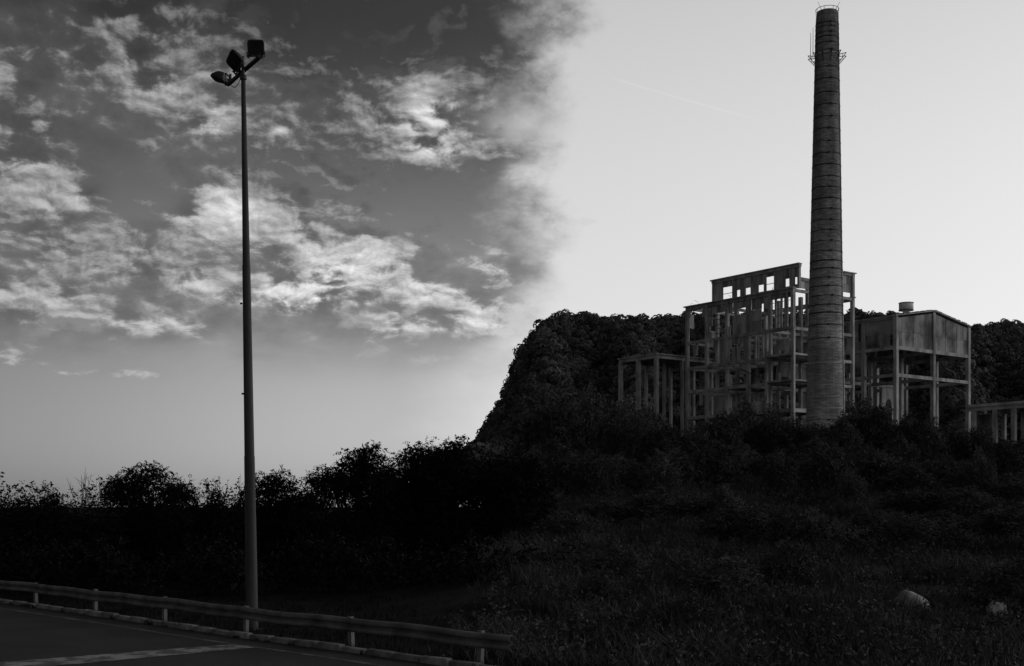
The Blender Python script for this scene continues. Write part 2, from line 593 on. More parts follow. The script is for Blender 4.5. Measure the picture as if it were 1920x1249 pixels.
i445 = min(range(len(RL)), key=lambda i: abs(px_of(RL[i]) - 445))
s445 = arc[i445]
s_end = arc[min(range(len(RL)), key=lambda i: abs(px_of(RL[i]) - 948))]
guard = empty('guardrail', (RL[i445].x, RL[i445].y, 0))
tag(guard, 'long galvanised steel crash barrier with corrugated rail along the kerb', 'guardrail')
prof = [(0.0, 0.43), (0.05, 0.442), (0.088, 0.47), (0.095, 0.505), (0.088, 0.54), (0.02, 0.575), (0.0, 0.60), (0.02, 0.625), (0.088, 0.66), (0.095, 0.695), (0.088, 0.73), (0.05, 0.758), (0.0, 0.77)]


def rail_seg(s0, s1, out=0.0, flare=False):
    n = max(2, int((s1 - s0) / 0.5) + 1)
    m_ = MB(); V = []
    k = len(prof)
    for a in range(n + 1):
        s = s0 + (s1 - s0) * a / n
        p = rail_pt(s); t = (rail_pt(s + 0.05) - rail_pt(s - 0.05)).normalized()
        nrm = Vector((t.y, -t.x, 0))                       # towards the road
        sag = 0.012 * math.sin(s * 1.7) + 0.01 * math.sin(s * 0.6)
        for (dd, zz_) in prof:
            V.append(tuple(p + nrm * (dd + out) + Vector((0, 0, zz_ + sag)) - guard.location))
    m_.v = V
    for a in range(n):
        for c in range(k - 1):
            m_.f.append((a * k + c, a * k + c + 1, (a + 1) * k + c + 1, (a + 1) * k + c))
    o = m_.build('rail', M['zinc'], guard)
    sm = o.modifiers.new('thick', 'SOLIDIFY'); sm.thickness = 0.006
    return o


for j in range(-6, 5):
    s0 = s445 + 4.75 * j; s1 = min(s0 + 5.05, s_end)
    if s0 < 0.2 or s0 >= s_end - 0.3:
        continue
    r = rail_seg(s0, s1, 0.007 * (j % 2))
    # bolts at the lap joint
    for dz_ in (0.505, 0.695):
        for ds in (0.08, 0.2):
            if s0 + ds > s_end: continue
            p = rail_pt(s0 + ds); t = (rail_pt(s0 + ds + 0.05) - rail_pt(s0 + ds - 0.05)).normalized()
            nrm = Vector((t.y, -t.x, 0))
            c = p + nrm * 0.085 + Vector((0, 0, dz_)) - guard.location
            MB().tube([c, c + nrm * 0.022], [0.028, 0.02], 6).build('bolt', M['steel_dark'], r)
for j in range(-6, 5):
    s = s445 + 4.75 * j + 0.40
    if s < 0.3 or s > s_end: continue
    p = rail_pt(s); t = (rail_pt(s + 0.1) - rail_pt(s - 0.1)).normalized()
    nrm = Vector((t.y, -t.x, 0))
    m_ = MB()
    a = math.atan2(t.y, t.x)
    pm = empty
    w, dpt = 0.07, 0.10
    m_.box((-w, 0.0, -0.25), (w, 0.008, 0.80)); m_.box((-w, 0.008, -0.25), (-w + 0.008, dpt, 0.80)); m_.box((w - 0.008, 0.008, -0.25), (w, dpt, 0.80))
    po = m_.build('post', M['zinc_light'], guard)
    po.location = p + Vector((0, 0, 0)) - guard.location - nrm * 0.006
    po.rotation_euler = (random.gauss(0, 0.02), random.gauss(0, 0.02), a)
# ------------------------------------------------------------------ floodlight mast
base = on_ground(473, 1181)
mast = empty('floodlight_mast', (base.x, base.y, 0))
tag(mast, 'tall tapered steel floodlight mast with three lamps on a slanting crossarm', 'lamp post')
YM = base.y
top = at(456, 140, YM)
ax = Vector((top.x - base.x, 0, top.z))                   # leans a little
def on_mast(z): return Vector((ax.x * z / ax.z, 0, z))
zs = [0, 0.02, 5.0, 5.01, 10.5, 10.52, top.z]
rs = [0.175, 0.175, 0.150, 0.142, 0.115, 0.106, 0.062]
rings = MB().tube([on_mast(z) for z in zs], rs, 12)
po = rings.build('pole', M['pole'], mast, True)
MB().tube([on_mast(0), on_mast(0.03)], 0.28, 12).build('base_plate', M['pole'], mast)
MB().tube([on_mast(top.z - 0.14), on_mast(top.z - 0.02)], 0.098, 12).build('collar', M['steel_dark'], mast)
MB().tube([on_mast(top.z - 0.02), on_mast(top.z + 0.52)], 0.045, 10).build('spigot', M['steel_dark'], mast)
for z in (3.1, 6.8, 9.4):
    c = on_mast(z)
    MB().tube([c + Vector((-0.13, -0.02, 0)), c + Vector((-0.19, -0.02, 0))], 0.03, 6).build('bolt', M['steel_dark'], mast)
za = top.z + 0.20
eL = at(428, 158.4, F * (za - CAMZ) / (YH - 158.4)); eR = at(488, 106.0, F * (za - CAMZ) / (YH - 106.0))
# the arm passes the spigot: shift it in depth so it touches
mid = on_mast(za) + Vector((base.x, base.y, 0))
eL -= mast.location; eR -= mast.location
MB().tube([eL, eR], 0.062, 10).build('crossarm', M['steel_dark'], mast)


def floodlight(pos, n, up, foot, s=1.0):
    """pos: centre of the housing, n: where the glass looks, foot: where its bracket is bolted (mast space)"""
    n = Vector(n).normalized(); up = Vector(up); x = up.cross(n).normalized() * -1; up = n.cross(x).normalized() * -1
    if up.dot(Vector((0, 0, 1))) < -0.5: pass
    Mx = Matrix((x, n, up)).transposed().to_4x4(); Mx.translation = Vector(pos)
    W, H, D = 0.235 * s, 0.215 * s, 0.24 * s
    rows = [(0.0, 1.0, 1.0, 0), (-0.05, 1.03, 1.03, 0), (-0.10, 0.97, 0.96, -0.01), (-D * 0.8, 0.72, 0.70, -0.03), (-D * 1.05, 0.45, 0.45, -0.04)]
    V = []; K = 16
    for (yy, sx, sz, dzz) in rows:
        for k in range(K):
            a = 2 * math.pi * (k + 0.5) / K
            c, s_ = math.cos(a), math.sin(a)
            e = 0.35
            V.append((W * sx * math.copysign(abs(c) ** e, c), yy, H * sz * math.copysign(abs(s_) ** e, s_) + dzz))
    m_ = MB(); m_.v = [tuple(Mx @ Vector(v)) for v in V]
    for r_ in range(len(rows) - 1):
        for k in range(K):
            k2 = (k + 1) % K
            m_.f.append((r_ * K + k, (r_ + 1) * K + k, (r_ + 1) * K + k2, r_ * K + k2))
    m_.f.append(tuple((len(rows) - 1) * K + k for k in range(K))); m_.f.append(tuple(range(K))[::-1])
    h = m_.build('floodlight', M['steel_dark'], mast)
    gm = MB().poly([tuple(Mx @ Vector((sx * W * 0.86, 0.004, sz * H * 0.86))) for sx, sz in ((-1, -1), (1, -1), (1, 1), (-1, 1))])
    gm.build('lamp_glass', M['glass'], h)
    fm = MB()
    for sx in (-1, 1):
        fm.box((sx * W * 1.06 - 0.012, -0.02, -H * 1.12), (sx * W * 1.06 + 0.012, 0.03, -H * 0.5))
    fm.box((-W * 1.08, -0.02, -H * 1.16), (W * 1.08, 0.03, -H * 1.06))
    fm.v = [tuple(Mx @ Vector(v)) for v in fm.v]
    fm.build('lamp_bracket', M['steel_dark'], h)
    f0 = Mx @ Vector((0, 0, -H * 1.1))
    MB().tube([f0, Vector(foot)], 0.035, 8).build('bracket_arm', M['steel_dark'], h)
    gb = Mx @ Vector((W * 0.75, -D * 0.55, -H * 0.85))
    MB().tube([gb, gb + Mx.to_3x3() @ Vector((0.09, -0.04, -0.05))], [0.05, 0.045], 8).build('ballast_box', M['steel_dark'], h)
    return h


def mp(px, py, dY=0.0): return at(px, py, YM + dY) - mast.location


dR = (eR - eL).normalized()
floodlight(at(479.5, 89.5, eR.y + YM - 0.05) - mast.location, (0.04, -1, -0.30), (0.0, 0, 1), eR - dR * 0.08)
floodlight(mp(438, 114.5, -0.05), (-0.55, -0.75, -0.45), (-0.62, 0.1, 0.75), on_mast(top.z + 0.50), 1.08)
floodlight(at(410, 150.5, eL.y + YM) - mast.location, (-0.30, -0.02, -0.95), (-0.95, 0.15, 0.30), eL + dR * 0.05, 0.98)
# yoke above the lowest lamp and the hanging cables
yk = [at(x, y, eL.y + YM) - mast.location for x, y in ((414, 143), (419, 138.5), (424, 138.5), (430, 144), (432, 152))]
MB().tube(yk, 0.028, 6).build('lamp_yoke', M['steel_dark'], mast)
MB().tube([at(432, 139, eL.y + YM) - mast.location, at(432, 156, eL.y + YM) - mast.location], 0.04, 6).build('yoke_post', M['steel_dark'], mast)
cb = [at(432, 157.5, eL.y + YM - 0.1) - mast.location]
for t_ in np.linspace(0, 1, 9)[1:]:
    cb.append(cb[0].lerp(on_mast(top.z + 0.08), t_) + Vector((0, 0, -0.28 * math.sin(math.pi * t_) * (1 - 0.3 * t_))))
MB().tube(cb, 0.010, 5).build('cable', M['steel_dark'], mast)
lp = [at(x, y, eR.y + YM) - mast.location for x, y in ((486, 105.5), (490.5, 104.8), (493.5, 107.5), (493.2, 110.5), (489.5, 109.5), (486.5, 106.5))]
MB().tube(lp, 0.011, 5).build('cable', M['steel_dark'], mast)


# ------------------------------------------------------------------ foliage
def unit(v):
    return v / np.maximum(np.linalg.norm(v, axis=-1, keepdims=True), 1e-9)


def leaves(rg, P, D, size, aspect=0.45, var=0.4):
    """diamond leaves at P pointing along D"""
    n = len(P)
    D = unit(D)
    r = unit(rg.normal(size=(n, 3)))
    S = unit(np.cross(D, r))
    L = size * (1 + var * rg.uniform(-1, 1, (n, 1)))
    W = L * aspect
    nrm = np.cross(D, S)
    V = np.stack([P, P + D * L * 0.45 + S * W * 0.5, P + D * L + nrm * L * 0.08, P + D * L * 0.45 - S * W * 0.5], axis=1).reshape(-1, 3)
    Fq = np.arange(4 * n).reshape(n, 4)
    return V, Fq


def sprays(rg, lobes, n_twigs, per, leaf, tlen, droop=0.6, up=0.35, shell=0.45):
    """lobes: (x,y,z,rx,ry,rz); sprays of leaves along drooping twigs"""
    lb = np.array(lobes, dtype=float)
    w = lb[:, 3] * lb[:, 4] * lb[:, 5]
    w = w ** 0.75
    idx = rg.choice(len(lb), n_twigs, p=w / w.sum())
    d = unit(rg.normal(size=(n_twigs, 3)))
    r = rg.uniform(0, 1, (n_twigs, 1)) ** shell
    lump = 1 + 0.16 * np.sin(d[:, :1] * 5 + idx[:, None]) * np.cos(d[:, 2:3] * 6 + idx[:, None] * 1.7)
    C = lb[idx, :3] + d * r * lump * lb[idx, 3:6]
    T = unit(d * 0.8 + np.array([0, 0, up]) + 0.5 * rg.normal(size=(n_twigs, 3)))
    ln = tlen * rg.uniform(0.5, 1.35, (n_twigs, 1))
    t = np.tile(np.linspace(0.05, 1, per), (n_twigs, 1))[:, :, None]
    P = C[:, None, :] + T[:, None, :] * (ln[:, None, :] * t) - np.array([0, 0, 1.0]) * (droop * ln[:, None, :] * t ** 2)
    P = P.reshape(-1, 3) + rg.normal(size=(n_twigs * per, 3)) * leaf * 0.35
    sidev = unit(np.cross(T, rg.normal(size=T.shape)))
    sgn = np.where(np.arange(per) % 2 == 0, 1.0, -1.0)[None, :, None]
    D = (T[:, None, :] * 0.6 + sidev[:, None, :] * sgn * 0.9 + np.array([0, 0, -0.45])).reshape(-1, 3) + rg.normal(size=(n_twigs * per, 3)) * 0.35
    return leaves(rg, P, D, leaf)


def join_vf(parts):
    V = []; Fq = []; b = 0
    for v, f in parts:
        V.append(v); Fq.append(f + b); b += len(v)
    return np.concatenate(V), np.concatenate(Fq)


def limbs(rg, lobes, height, r0, sides=6, extra=2):
    m_ = MB()
    x0, y0 = rg.normal() * 0.06, rg.normal() * 0.06
    fork = Vector((x0 * 2, y0 * 2, height * 0.28))
    m_.tube([(0, 0, -0.25), (x0, y0, height * 0.14), fork], [r0 * 1.2, r0 * 0.9, r0 * 0.75], sides)
    for (x, y, z, rx, ry, rz) in lobes:
        e = Vector((x, y, z + rz * 0.3))
        m1 = fork.lerp(e, 0.5) + Vector((rg.normal() * 0.15, rg.normal() * 0.15, 0.12 * height * 0.3))
        m_.tube([fork, m1, e], [r0 * 0.55, r0 * 0.3, r0 * 0.08], 5)
        for _ in range(extra):
            q_ = e + Vector((rg.normal() * rx, rg.normal() * ry, rg.uniform(0, 1) * rz)) * 0.6
            m_.tube([m1.lerp(e, rg.uniform(0.1, 0.7)), q_], [r0 * 0.16, 0.006], 4)
    return m_


def tree_meshes(seed, H, hw, n_twigs, per=12, leaf=0.13, tlen=0.5, droop=0.55, kind='locust'):
    rg = np.random.default_rng(seed)
    lobes = []
    if kind == 'locust':
        nl = 7
        for k in range(nl):
            a = 2 * math.pi * k / nl + rg.uniform(-0.4, 0.4)
            rr = hw * rg.uniform(0.35, 0.62)
            zc = H * rg.uniform(0.52, 0.78)
            s = hw * rg.uniform(0.36, 0.5)
            lobes.append((rr * math.cos(a), rr * math.sin(a) * 0.8, zc, s, s * 0.9, s * 0.62))
        for k in range(3):
            lobes.append((rg.uniform(-.35, .35) * hw, rg.uniform(-.3, .3) * hw, H - hw * rg.uniform(0.26, 0.42), hw * rg.uniform(.26, .38), hw * .3, hw * rg.uniform(0.22, 0.32)))
        lobes.append((0, 0, H * 0.33, hw * 0.95, hw * 0.7, H * 0.3))
        lobes.append((0, -0.2, H * 0.14, hw * 1.0, hw * 0.7, H * 0.16))
    else:
        nl = 6
        for k in range(nl):
            a = 2 * math.pi * k / nl + rg.uniform(-0.4, 0.4)
            rr = hw * rg.uniform(0.3, 0.6); s = hw * rg.uniform(0.38, 0.5)
            lobes.append((rr * math.cos(a), rr * math.sin(a), H * rg.uniform(0.42, 0.66), s, s, H * rg.uniform(0.17, 0.25)))
        lobes.append((rg.uniform(-.2, .2) * hw, 0, H * 0.78, hw * 0.36, hw * 0.34, H * 0.2))
        lobes.append((0, 0, H * 0.22, hw * 0.95, hw * 0.8, H * 0.24))
    V, Fq = sprays(rg, lobes, n_twigs, per, leaf, tlen, droop)
    # big inner leaves keep the heart of the crown closed
    V2, F2 = sprays(rg, [(x, y, z, rx * .75, ry * .75, rz * .75) for x, y, z, rx, ry, rz in lobes], n_twigs // 6, 6, leaf * 2.3, tlen * 0.8, droop)
    return join_vf([(V, Fq), (V2, F2)]), limbs(rg, lobes, H, 0.03 * H), lobes


def tree(name, px, top, Y, hw_px, seed, label, cat, leaf_mat, n_twigs, kind='locust', leaf=0.105, group=None, per=16, tlen=0.46, droop=0.55, extra_vf=None, bare=None):
    p = at(px, top, Y)
    z0 = ground_z(p.x, p.y)
    H = p.z - z0 - tlen * 0.12
    hw = hw_px / F * Y
    (V, Fq), tr, lobes = tree_meshes(seed, H, hw, n_twigs, per, leaf, tlen, droop, kind)
    t = empty(name, (p.x, p.y, z0))
    tag(t, label, cat, group)
    link('crown', mesh_np('crown', V, Fq), leaf_mat, t)
    tr.build('trunk', M['bark'], t)
    return t, H, hw


# trees behind the barrier
tree('shrub_tree', 80, 912, 58, 92, 11, 'small-leaved rounded shrub beside the bare dry stems', 'shrub', M['leaf_dark'], 1500, 'round', 0.11, tlen=0.55, droop=0.15)
tree('shrub_tree', -40, 938, 59, 90, 12, 'low shrub at the far bend of the crash barrier', 'shrub', M['leaf_dark'], 900, 'round', 0.12, droop=0.2)
tree('locust_tree', 268, 866, 60, 100, 13, 'flat-topped feathery locust tree between the bare stems and the mast', 'tree', M['leaf_dark'], 2300)
tree('shrub_tree', 172, 940, 57, 60, 14, 'low shrub with bare dry stems rising behind it', 'shrub', M['leaf_dark'], 800, 'round', 0.11, droop=0.2)
tree('locust_tree', 345, 905, 57, 52, 15, 'small feathery tree filling the gap beside the twiggy shrub', 'tree', M['leaf_dark'], 800)
tw, tH, thw = tree('twiggy_shrub', 408, 895, 58, 74, 16, 'twiggy shrub with thin leafy shoots rising above it, beside the mast', 'shrub', M['leaf_dark'], 1100, 'round', 0.11, droop=0.1)
tree('locust_tree', 520, 872, 61, 100, 17, 'feathery tree standing directly behind the mast', 'tree', M['leaf_dark'], 2000)
tree('locust_tree', 590, 925, 58, 50, 18, 'low feathery tree in the dip before the tallest group', 'tree', M['leaf_dark'], 700)
GT = 'tall feathery trees beside the hill'
tree('locust_tree', 668, 830, 60, 104, 19, 'tall feathery locust tree rising beside the dip in the tree line', 'tree', M['leaf_dark'], 3400, group=GT)
tree('locust_tree', 764, 820, 63, 116, 20, 'tallest feathery locust tree, in the middle of the tall group', 'tree', M['leaf_dark'], 3000, group=GT)
tree('locust_tree', 846, 822, 61, 108, 21, 'tall feathery locust tree between the tallest tree and the wooded flank', 'tree', M['leaf_dark'], 3400, group=GT)
tree('locust_tree', 922, 832, 62, 104, 22, 'feathery locust tree overlapping the foot of the wooded flank', 'tree', M['leaf_dark'], 1700, group=GT)
tree('locust_tree', 980, 850, 60, 70, 23, 'dense feathery tree where the roadside trees meet the open slope', 'tree', M['leaf_dark'], 1400, group=GT)

# leafy shoots on the twiggy shrub, and bare dry stems
rg = np.random.default_rng(5)
mw = MB(); Ps = []; Ds = []
for k in range(16):
    x0 = rg.uniform(-0.9, 1.1); b0 = Vector((x0, rg.uniform(-0.4, 0.4), tH * 0.7))
    hgt = rg.uniform(0.6, 1.5) if k > 2 else rg.uniform(1.5, 1.9)
    e = b0 + Vector((x0 * 0.35 + rg.normal() * 0.2, 0, hgt))
    md = b0.lerp(e, 0.5) + Vector((rg.normal() * 0.08, 0, 0.05))
    mw.tube([b0, md, e], [0.018, 0.012, 0.005], 4)
    for t_ in np.linspace(0.25, 1.0, 16):
        p = b0.lerp(e, t_)
        if rg.uniform() < 0.7:
            Ps.append(tuple(p)); Ds.append((rg.normal(), rg.normal(), 0.3))
mw.build('shoot', M['bark'], tw)
V, Fq = leaves(rg, np.array(Ps), np.array(Ds), 0.11, 0.6)
link('shoot_leaves', mesh_np('shoot_leaves', V, Fq), M['leaf_dark'], tw)
for (px0, tp, lab) in ((158, 872, 'bare dry branching stems rising above the small-leaved shrub'), (190, 885, 'bare dry stems leaning against the flat-topped feathery tree')):
    p = at(px0, tp, 58.5)
    t = empty('dead_shrub', (p.x, p.y, 0)); tag(t, lab, 'dead shrub')
    H = p.z
    for k in range(7):
        m_ = MB()
        x0 = rg.uniform(-0.3, 0.3)
        e = Vector((x0 + rg.normal() * 0.65, rg.normal() * 0.3, H * rg.uniform(0.84, 1.0)))
        md = Vector((x0 + e.x * 0.35, 0, H * 0.55))
        m_.tube([(x0, 0, -0.1), md, e], [0.035, 0.02, 0.006], 5)
        for _ in range(4):
            a_ = md.lerp(e, rg.uniform(0.2, 0.85))
            m_.tube([a_, a_ + Vector((rg.normal() * 0.25, rg.normal() * 0.2, rg.uniform(0.15, 0.55)))], [0.010, 0.004], 4)
        m_.build('stem', M['dry_twig'], t)

# dark undergrowth in front of the trees: one mass
rg = np.random.default_rng(31)
lob = []
for x in np.arange(-34, 2.5, 0.9):
    y = 51 + rg.uniform(-2.5, 2.5) - 0.12 * (x + 16)
    h = rg.uniform(1.5, 2.6)
    lob.append((x, y, h * 0.45, 1.0, 1.0, h * 0.55))
for x in np.arange(-40, 1.5, 1.0):
    y = 65 + rg.uniform(-1.5, 1.5); h = 4.75 + 0.45 * math.sin(x * 0.9) + rg.uniform(-0.35, 0.35)
    lob.append((x, y, h * 0.5, 1.2, 1.0, h * 0.5))
V, Fq = sprays(rg, lob, 11000, 9, 0.18, 0.5, 0.3, shell=0.6)
tag(link('undergrowth', mesh_np('undergrowth', V, Fq), M['leaf_dark']), 'dark tangled undergrowth at the foot of the roadside trees', 'undergrowth', kind='stuff')


def blades(rg, pts, n_per, h, w, spread, lean=0.5):
    """grass and weed blades: tapering triangles rooted at pts (n,3)"""
    n = len(pts) * n_per
    P = np.repeat(pts, n_per, axis=0) + np.concatenate([rg.normal(size=(n, 2)) * spread, np.zeros((n, 1))], axis=1)
    H = np.repeat(h, n_per)[:, None] * rg.uniform(0.45, 1.1, (n, 1))
    a = rg.uniform(0, 2 * np.pi, n)
    S = np.stack([np.cos(a), np.sin(a), np.zeros(n)], 1) * (w * rg.uniform(0.5, 1.4, (n, 1)))
    ln = np.concatenate([rg.normal(size=(n, 2)) * lean, np.ones((n, 1))], axis=1) * H
    midp = P + ln * 0.55 * np.array([0.6, 0.6, 1.05])
    V = np.stack([P - S, P + S, midp + S * 0.7, midp - S * 0.7, P + ln], axis=1)
    V = V.reshape(-1, 3)
    b = np.arange(n)[:, None] * 5
    Fa = b + np.array([[0, 1, 2, 3]])
    Fb = b + np.array([[3, 2, 4, 4]])
    return V, np.concatenate([Fa, Fb]), n


def blade_mesh(name, V, Fq, n):
    Vq = V; me = bpy.data.meshes.new(name)
    quads = Fq[:n]; tris = Fq[n:, :3]
    loops = np.concatenate([quads.ravel(), tris.ravel()]).astype(np.int32)
    me.vertices.add(len(Vq)); me.vertices.foreach_set('co', Vq.astype(np.float32).ravel())
    me.loops.add(len(loops)); me.loops.foreach_set('vertex_index', loops)
    me.polygons.add(2 * n)
    stt = np.concatenate([np.arange(n) * 4, 4 * n + np.arange(n) * 3]).astype(np.int32)
    tot = np.concatenate([np.full(n, 4), np.full(n, 3)]).astype(np.int32)
    me.polygons.foreach_set('loop_start', stt); me.polygons.foreach_set('loop_total', tot)
    me.update(calc_edges=True)
    return me


# rough verge behind the barrier, and tufts growing out of the kerb joints
rg = np.random.default_rng(41)
pts = []
for _ in range(5200):
    i = rg.integers(0, len(KL) - 1)
    p = off(KL[max(0, i - 1):i + 2], rg.uniform(0.35, 11) ** 1.0)[0]
    if p.x < 3: pts.append((p.x, p.y, ground_z(p.x, p.y)))
pts = np.array(pts)
V, Fq, n = blades(rg, pts, 7, np.full(len(pts), 0.22), 0.008, 0.12)
tag(link('verge_grass', blade_mesh('verge_grass', V, Fq, n), M['leaf_dark']), 'short dark grass on the verge behind the crash barrier', 'grass', kind='stuff')
pts = []
for _ in range(90):
    i = int(rg.integers(0, len(KL) - 2)); p = off(KL[i:i + 2], -0.03)[0]
    if -22 < p.x < 2: pts.append((p.x, p.y, 0.0))
pts = np.array(pts)
V, Fq, n = blades(rg, pts, 14, rg.uniform(0.05, 0.22, len(pts)), 0.010, 0.07, 0.9)
tag(link('kerb_weeds', blade_mesh('kerb_weeds', V, Fq, n), M['leaf_dark']), 'small weeds sprouting along the foot of the kerb', 'weeds', kind='stuff')

# ------------------------------------------------------------------ wooded hill
ridge = [(800, 905), (845, 880), (885, 846), (916, 802), (943, 748), (966, 694), (990, 648), (1015, 616), (1038, 599), (1060, 594), (1075, 601), (1095, 594), (1110, 597), (1130, 608), (1150, 604), (1180, 611), (1200, 605), (1215, 612), (1240, 604), (1285, 602), (1400, 604), (1520, 602), (1620, 597), (1700, 606), (1820, 626), (1850, 621), (1880, 616), (1920, 620), (2050, 612), (2300, 622), (2700, 640)]
rx_ = np.array([r[0] for r in ridge]); ry_ = np.array([r[1] for r in ridge])


def hill_point(px, s):
    """s 0 at the foot, 1 on the ridge, up to 1.6 behind it"""
    Y = 480 + 520 * s + 40 * math.sin(px * 0.013) + 24 * math.sin(px * 0.041)
    x = (px - CX) / F * Y
    zr = CAMZ + (YH - float(np.interp(px, rx_, ry_))) / F * (1000 + 40 * math.sin(px * 0.013) + 24 * math.sin(px * 0.041)) - 4.0
    if s <= 1:
        z = 8 + (zr - 8) * (0.35 * s + 0.65 * smooth(s)) + 5.0 * math.sin(px * 0.035 + s * 6) * math.sin(math.pi * s)
    else:
        z = 8 + (zr - 8) * (1 - smooth((s - 1) / 0.9) * 0.8)
    return (x, Y, z)


cols_ = list(np.arange(802, 2700, 9.0)); rows_ = np.linspace(0, 1.9, 34)
V = [hill_point(c, s) for s in rows_ for c in cols_]
nc = len(cols_)
tag(link('hill', mesh_np('hill', V, [(j * nc + i, j * nc + i + 1, (j + 1) * nc + i + 1, (j + 1) * nc + i) for j in range(len(rows_) - 1) for i in range(nc - 1)]), M['hill']), kind='structure')
rg = np.random.default_rng(51)
parts = []
NT = 5200
tones = []
pp = np.concatenate([rg.uniform(805, 2010, NT), rg.uniform(805, 2010, 520)])
ss_ = np.concatenate([rg.uniform(0.30, 1.0, NT), rg.uniform(0.985, 1.02, 520)])
for px0, s in zip(pp, ss_):
    c = np.array(hill_point(px0, s)); c += np.array([rg.normal() * 1.5, rg.normal() * 4, rg.uniform(-1.0, 4.5) if s > 0.984 else rg.uniform(-1, 1.5)])
    big = rg.uniform(2.2, 4.6) * (1.0 if rg.uniform() < 0.9 else 1.35)
    n = 64
    tones.append(np.full(n, rg.uniform(0.55, 1.45)))
    d = unit(rg.normal(size=(n, 3)) + np.array([0, -0.35, 0.6]))
    rad = np.array([big, big, big * rg.uniform(0.75, 1.1)]) * rg.uniform(0.86, 1.04, (n, 1))
    C = c + np.array([0, 0, big * 0.7]) + d * rad
    r = rg.normal(size=(n, 3)); nn = unit(d + 0.28 * rg.normal(size=(n, 3))); u = unit(np.cross(nn, r)); w_ = np.cross(nn, u)
    sz = big * rg.uniform(0.15, 0.26, (n, 1))
    parts.append((np.stack([C - u * sz, C - w_ * sz, C + u * sz, C + w_ * sz], 1).reshape(-1, 3), np.arange(4 * n).reshape(n, 4)))
V, Fq = join_vf(parts)
me = mesh_np('hillside_wood', V, Fq)
me.attributes.new('tone', 'FLOAT', 'FACE').data.foreach_set('value', np.concatenate(tones).astype(np.float32))
nt_ = M['wood_leaf'].node_tree; q = G(nt_); bs = nt_.nodes['Principled BSDF']           # species differ in tone from crown to crown
at_ = q.new('ShaderNodeAttribute', attribute_name='tone').outputs['Fac']
old = bs.inputs['Base Color'].links[0].from_socket
vm = q.new('ShaderNodeVectorMath', operation='SCALE'); q.put(vm.inputs[0], old); q.put(vm.inputs['Scale'], at_)
q.put(bs.inputs['Base Color'], vm.outputs[0])
tag(link('hillside_wood', me, M['wood_leaf']), 'dense deciduous wood covering the hill behind the ruined works', 'wood', kind='stuff')

# ------------------------------------------------------------------ brick stack
YC = 125.0
PXM = F / YC
zc0 = ground_z(32, YC)
cb0 = at(1547.5, 800, YC)
chim = empty('factory_chimney', (cb0.x, YC, zc0 - 0.1))
tag(chim, 'tall round sooty brick factory chimney bound with steel hoops', 'chimney')
chim.rotation_euler = (0, R(0.24), 0)
def zpx(py, Y=YC): return CAMZ + (YH - py) / F * Y - (zc0 - 0.1)
z_top = zpx(23)
def rad(z):
    z1 = zpx(780)
    return 1.93 + (1.13 - 1.93) * (z - z1) / (z_top - z1)
prof = [(rad(0), 0)] + [(rad(z), z) for z in np.linspace(0.5, z_top - 1.3, 40)] + [(rad(z_top) + 0.0, z_top - 0.9), (rad(z_top) - 0.03, z_top - 0.35), (rad(z_top) - 0.10, z_top), (rad(z_top) - 0.42, z_top), (rad(z_top) - 0.45, z_top - 3.0)]
lathe('shaft', prof, M['brick'], chim, 56, uv=True)
hoop_y = [39.5, 47, 58, 66, 77, 91.5, 123, 145, 171, 193.5, 216.5, 239, 263, 285, 306.5, 329, 349, 370, 390, 410.6, 430, 450, 469, 487, 502, 519, 535, 553, 570, 585, 607.5, 633, 657, 679.5, 702, 722, 743, 764.5, 787, 808, 830]
sn = Vector((0, -1, 0))
for k, hy in enumerate(hoop_y):
    # the photograph shows the near edge of each hoop, so solve for its height there
    z = zpx(hy, YC - rad(zpx(hy)))
    r = rad(z)
    if z < 0.5: continue
    wd = random.uniform(0.03, 0.06)
    pr = [(r - 0.05, z - wd), (r + 0.022, z - wd), (r + 0.022, z + wd), (r - 0.05, z + wd)]
    pale = 32 <= k <= 37
    h = lathe('hoop', pr, M['hoop_pale'] if pale else M['steel_dark'], chim, 40, capt=False)
    a = R(-90) + random.uniform(-0.12, 0.12)
    c = Vector((math.cos(a) * (r + 0.06), math.sin(a) * (r + 0.06), z))
    if pale: continue
    MB().box((c.x - 0.12, c.y - 0.05, z - 0.085), (c.x + 0.12, c.y + 0.05, z + 0.085)).build('hoop_clamp', M['steel_dark'], h)
# lightning conductor down the right flank
a = R(-38)
MB().tube([((rad(z) + 0.05) * math.cos(a), (rad(z) + 0.05) * math.sin(a), z) for z in np.linspace(0.3, z_top, 24)], 0.03, 5).build('conductor', M['steel_dark'], chim)
# bare brackets of the lost gallery
zb = zpx(106)
for k in range(12):
    a = R(-90) + 2 * math.pi * k / 12
    d = Vector((math.cos(a), math.sin(a), 0)); r = rad(zb)
    m_ = MB()
    m_.tube([d * (r - 0.05) + Vector((0, 0, zb)), d * (r + 0.74) + Vector((0, 0, zb + 0.06))], 0.038, 5)
    m_.tube([d * (r - 0.05) + Vector((0, 0, zb - 0.85)), d * (r + 0.74) + Vector((0, 0, zb + 0.06))], 0.038, 5)
    m_.tube([d * (r + 0.36) + Vector((0, 0, zb + 0.02)), d * (r + 0.40) + Vector((0, 0, zb - 0.35))], 0.025, 5)
    m_.build('gallery_bracket', M['steel_dark'], chim)
h = lathe('hoop', [(rad(zb) - 0.05, zb - 0.06), (rad(zb) + 0.04, zb - 0.06), (rad(zb) + 0.04, zb + 0.1), (rad(zb) - 0.05, zb + 0.1)], M['hoop_pale'], chim, 40, capt=False)
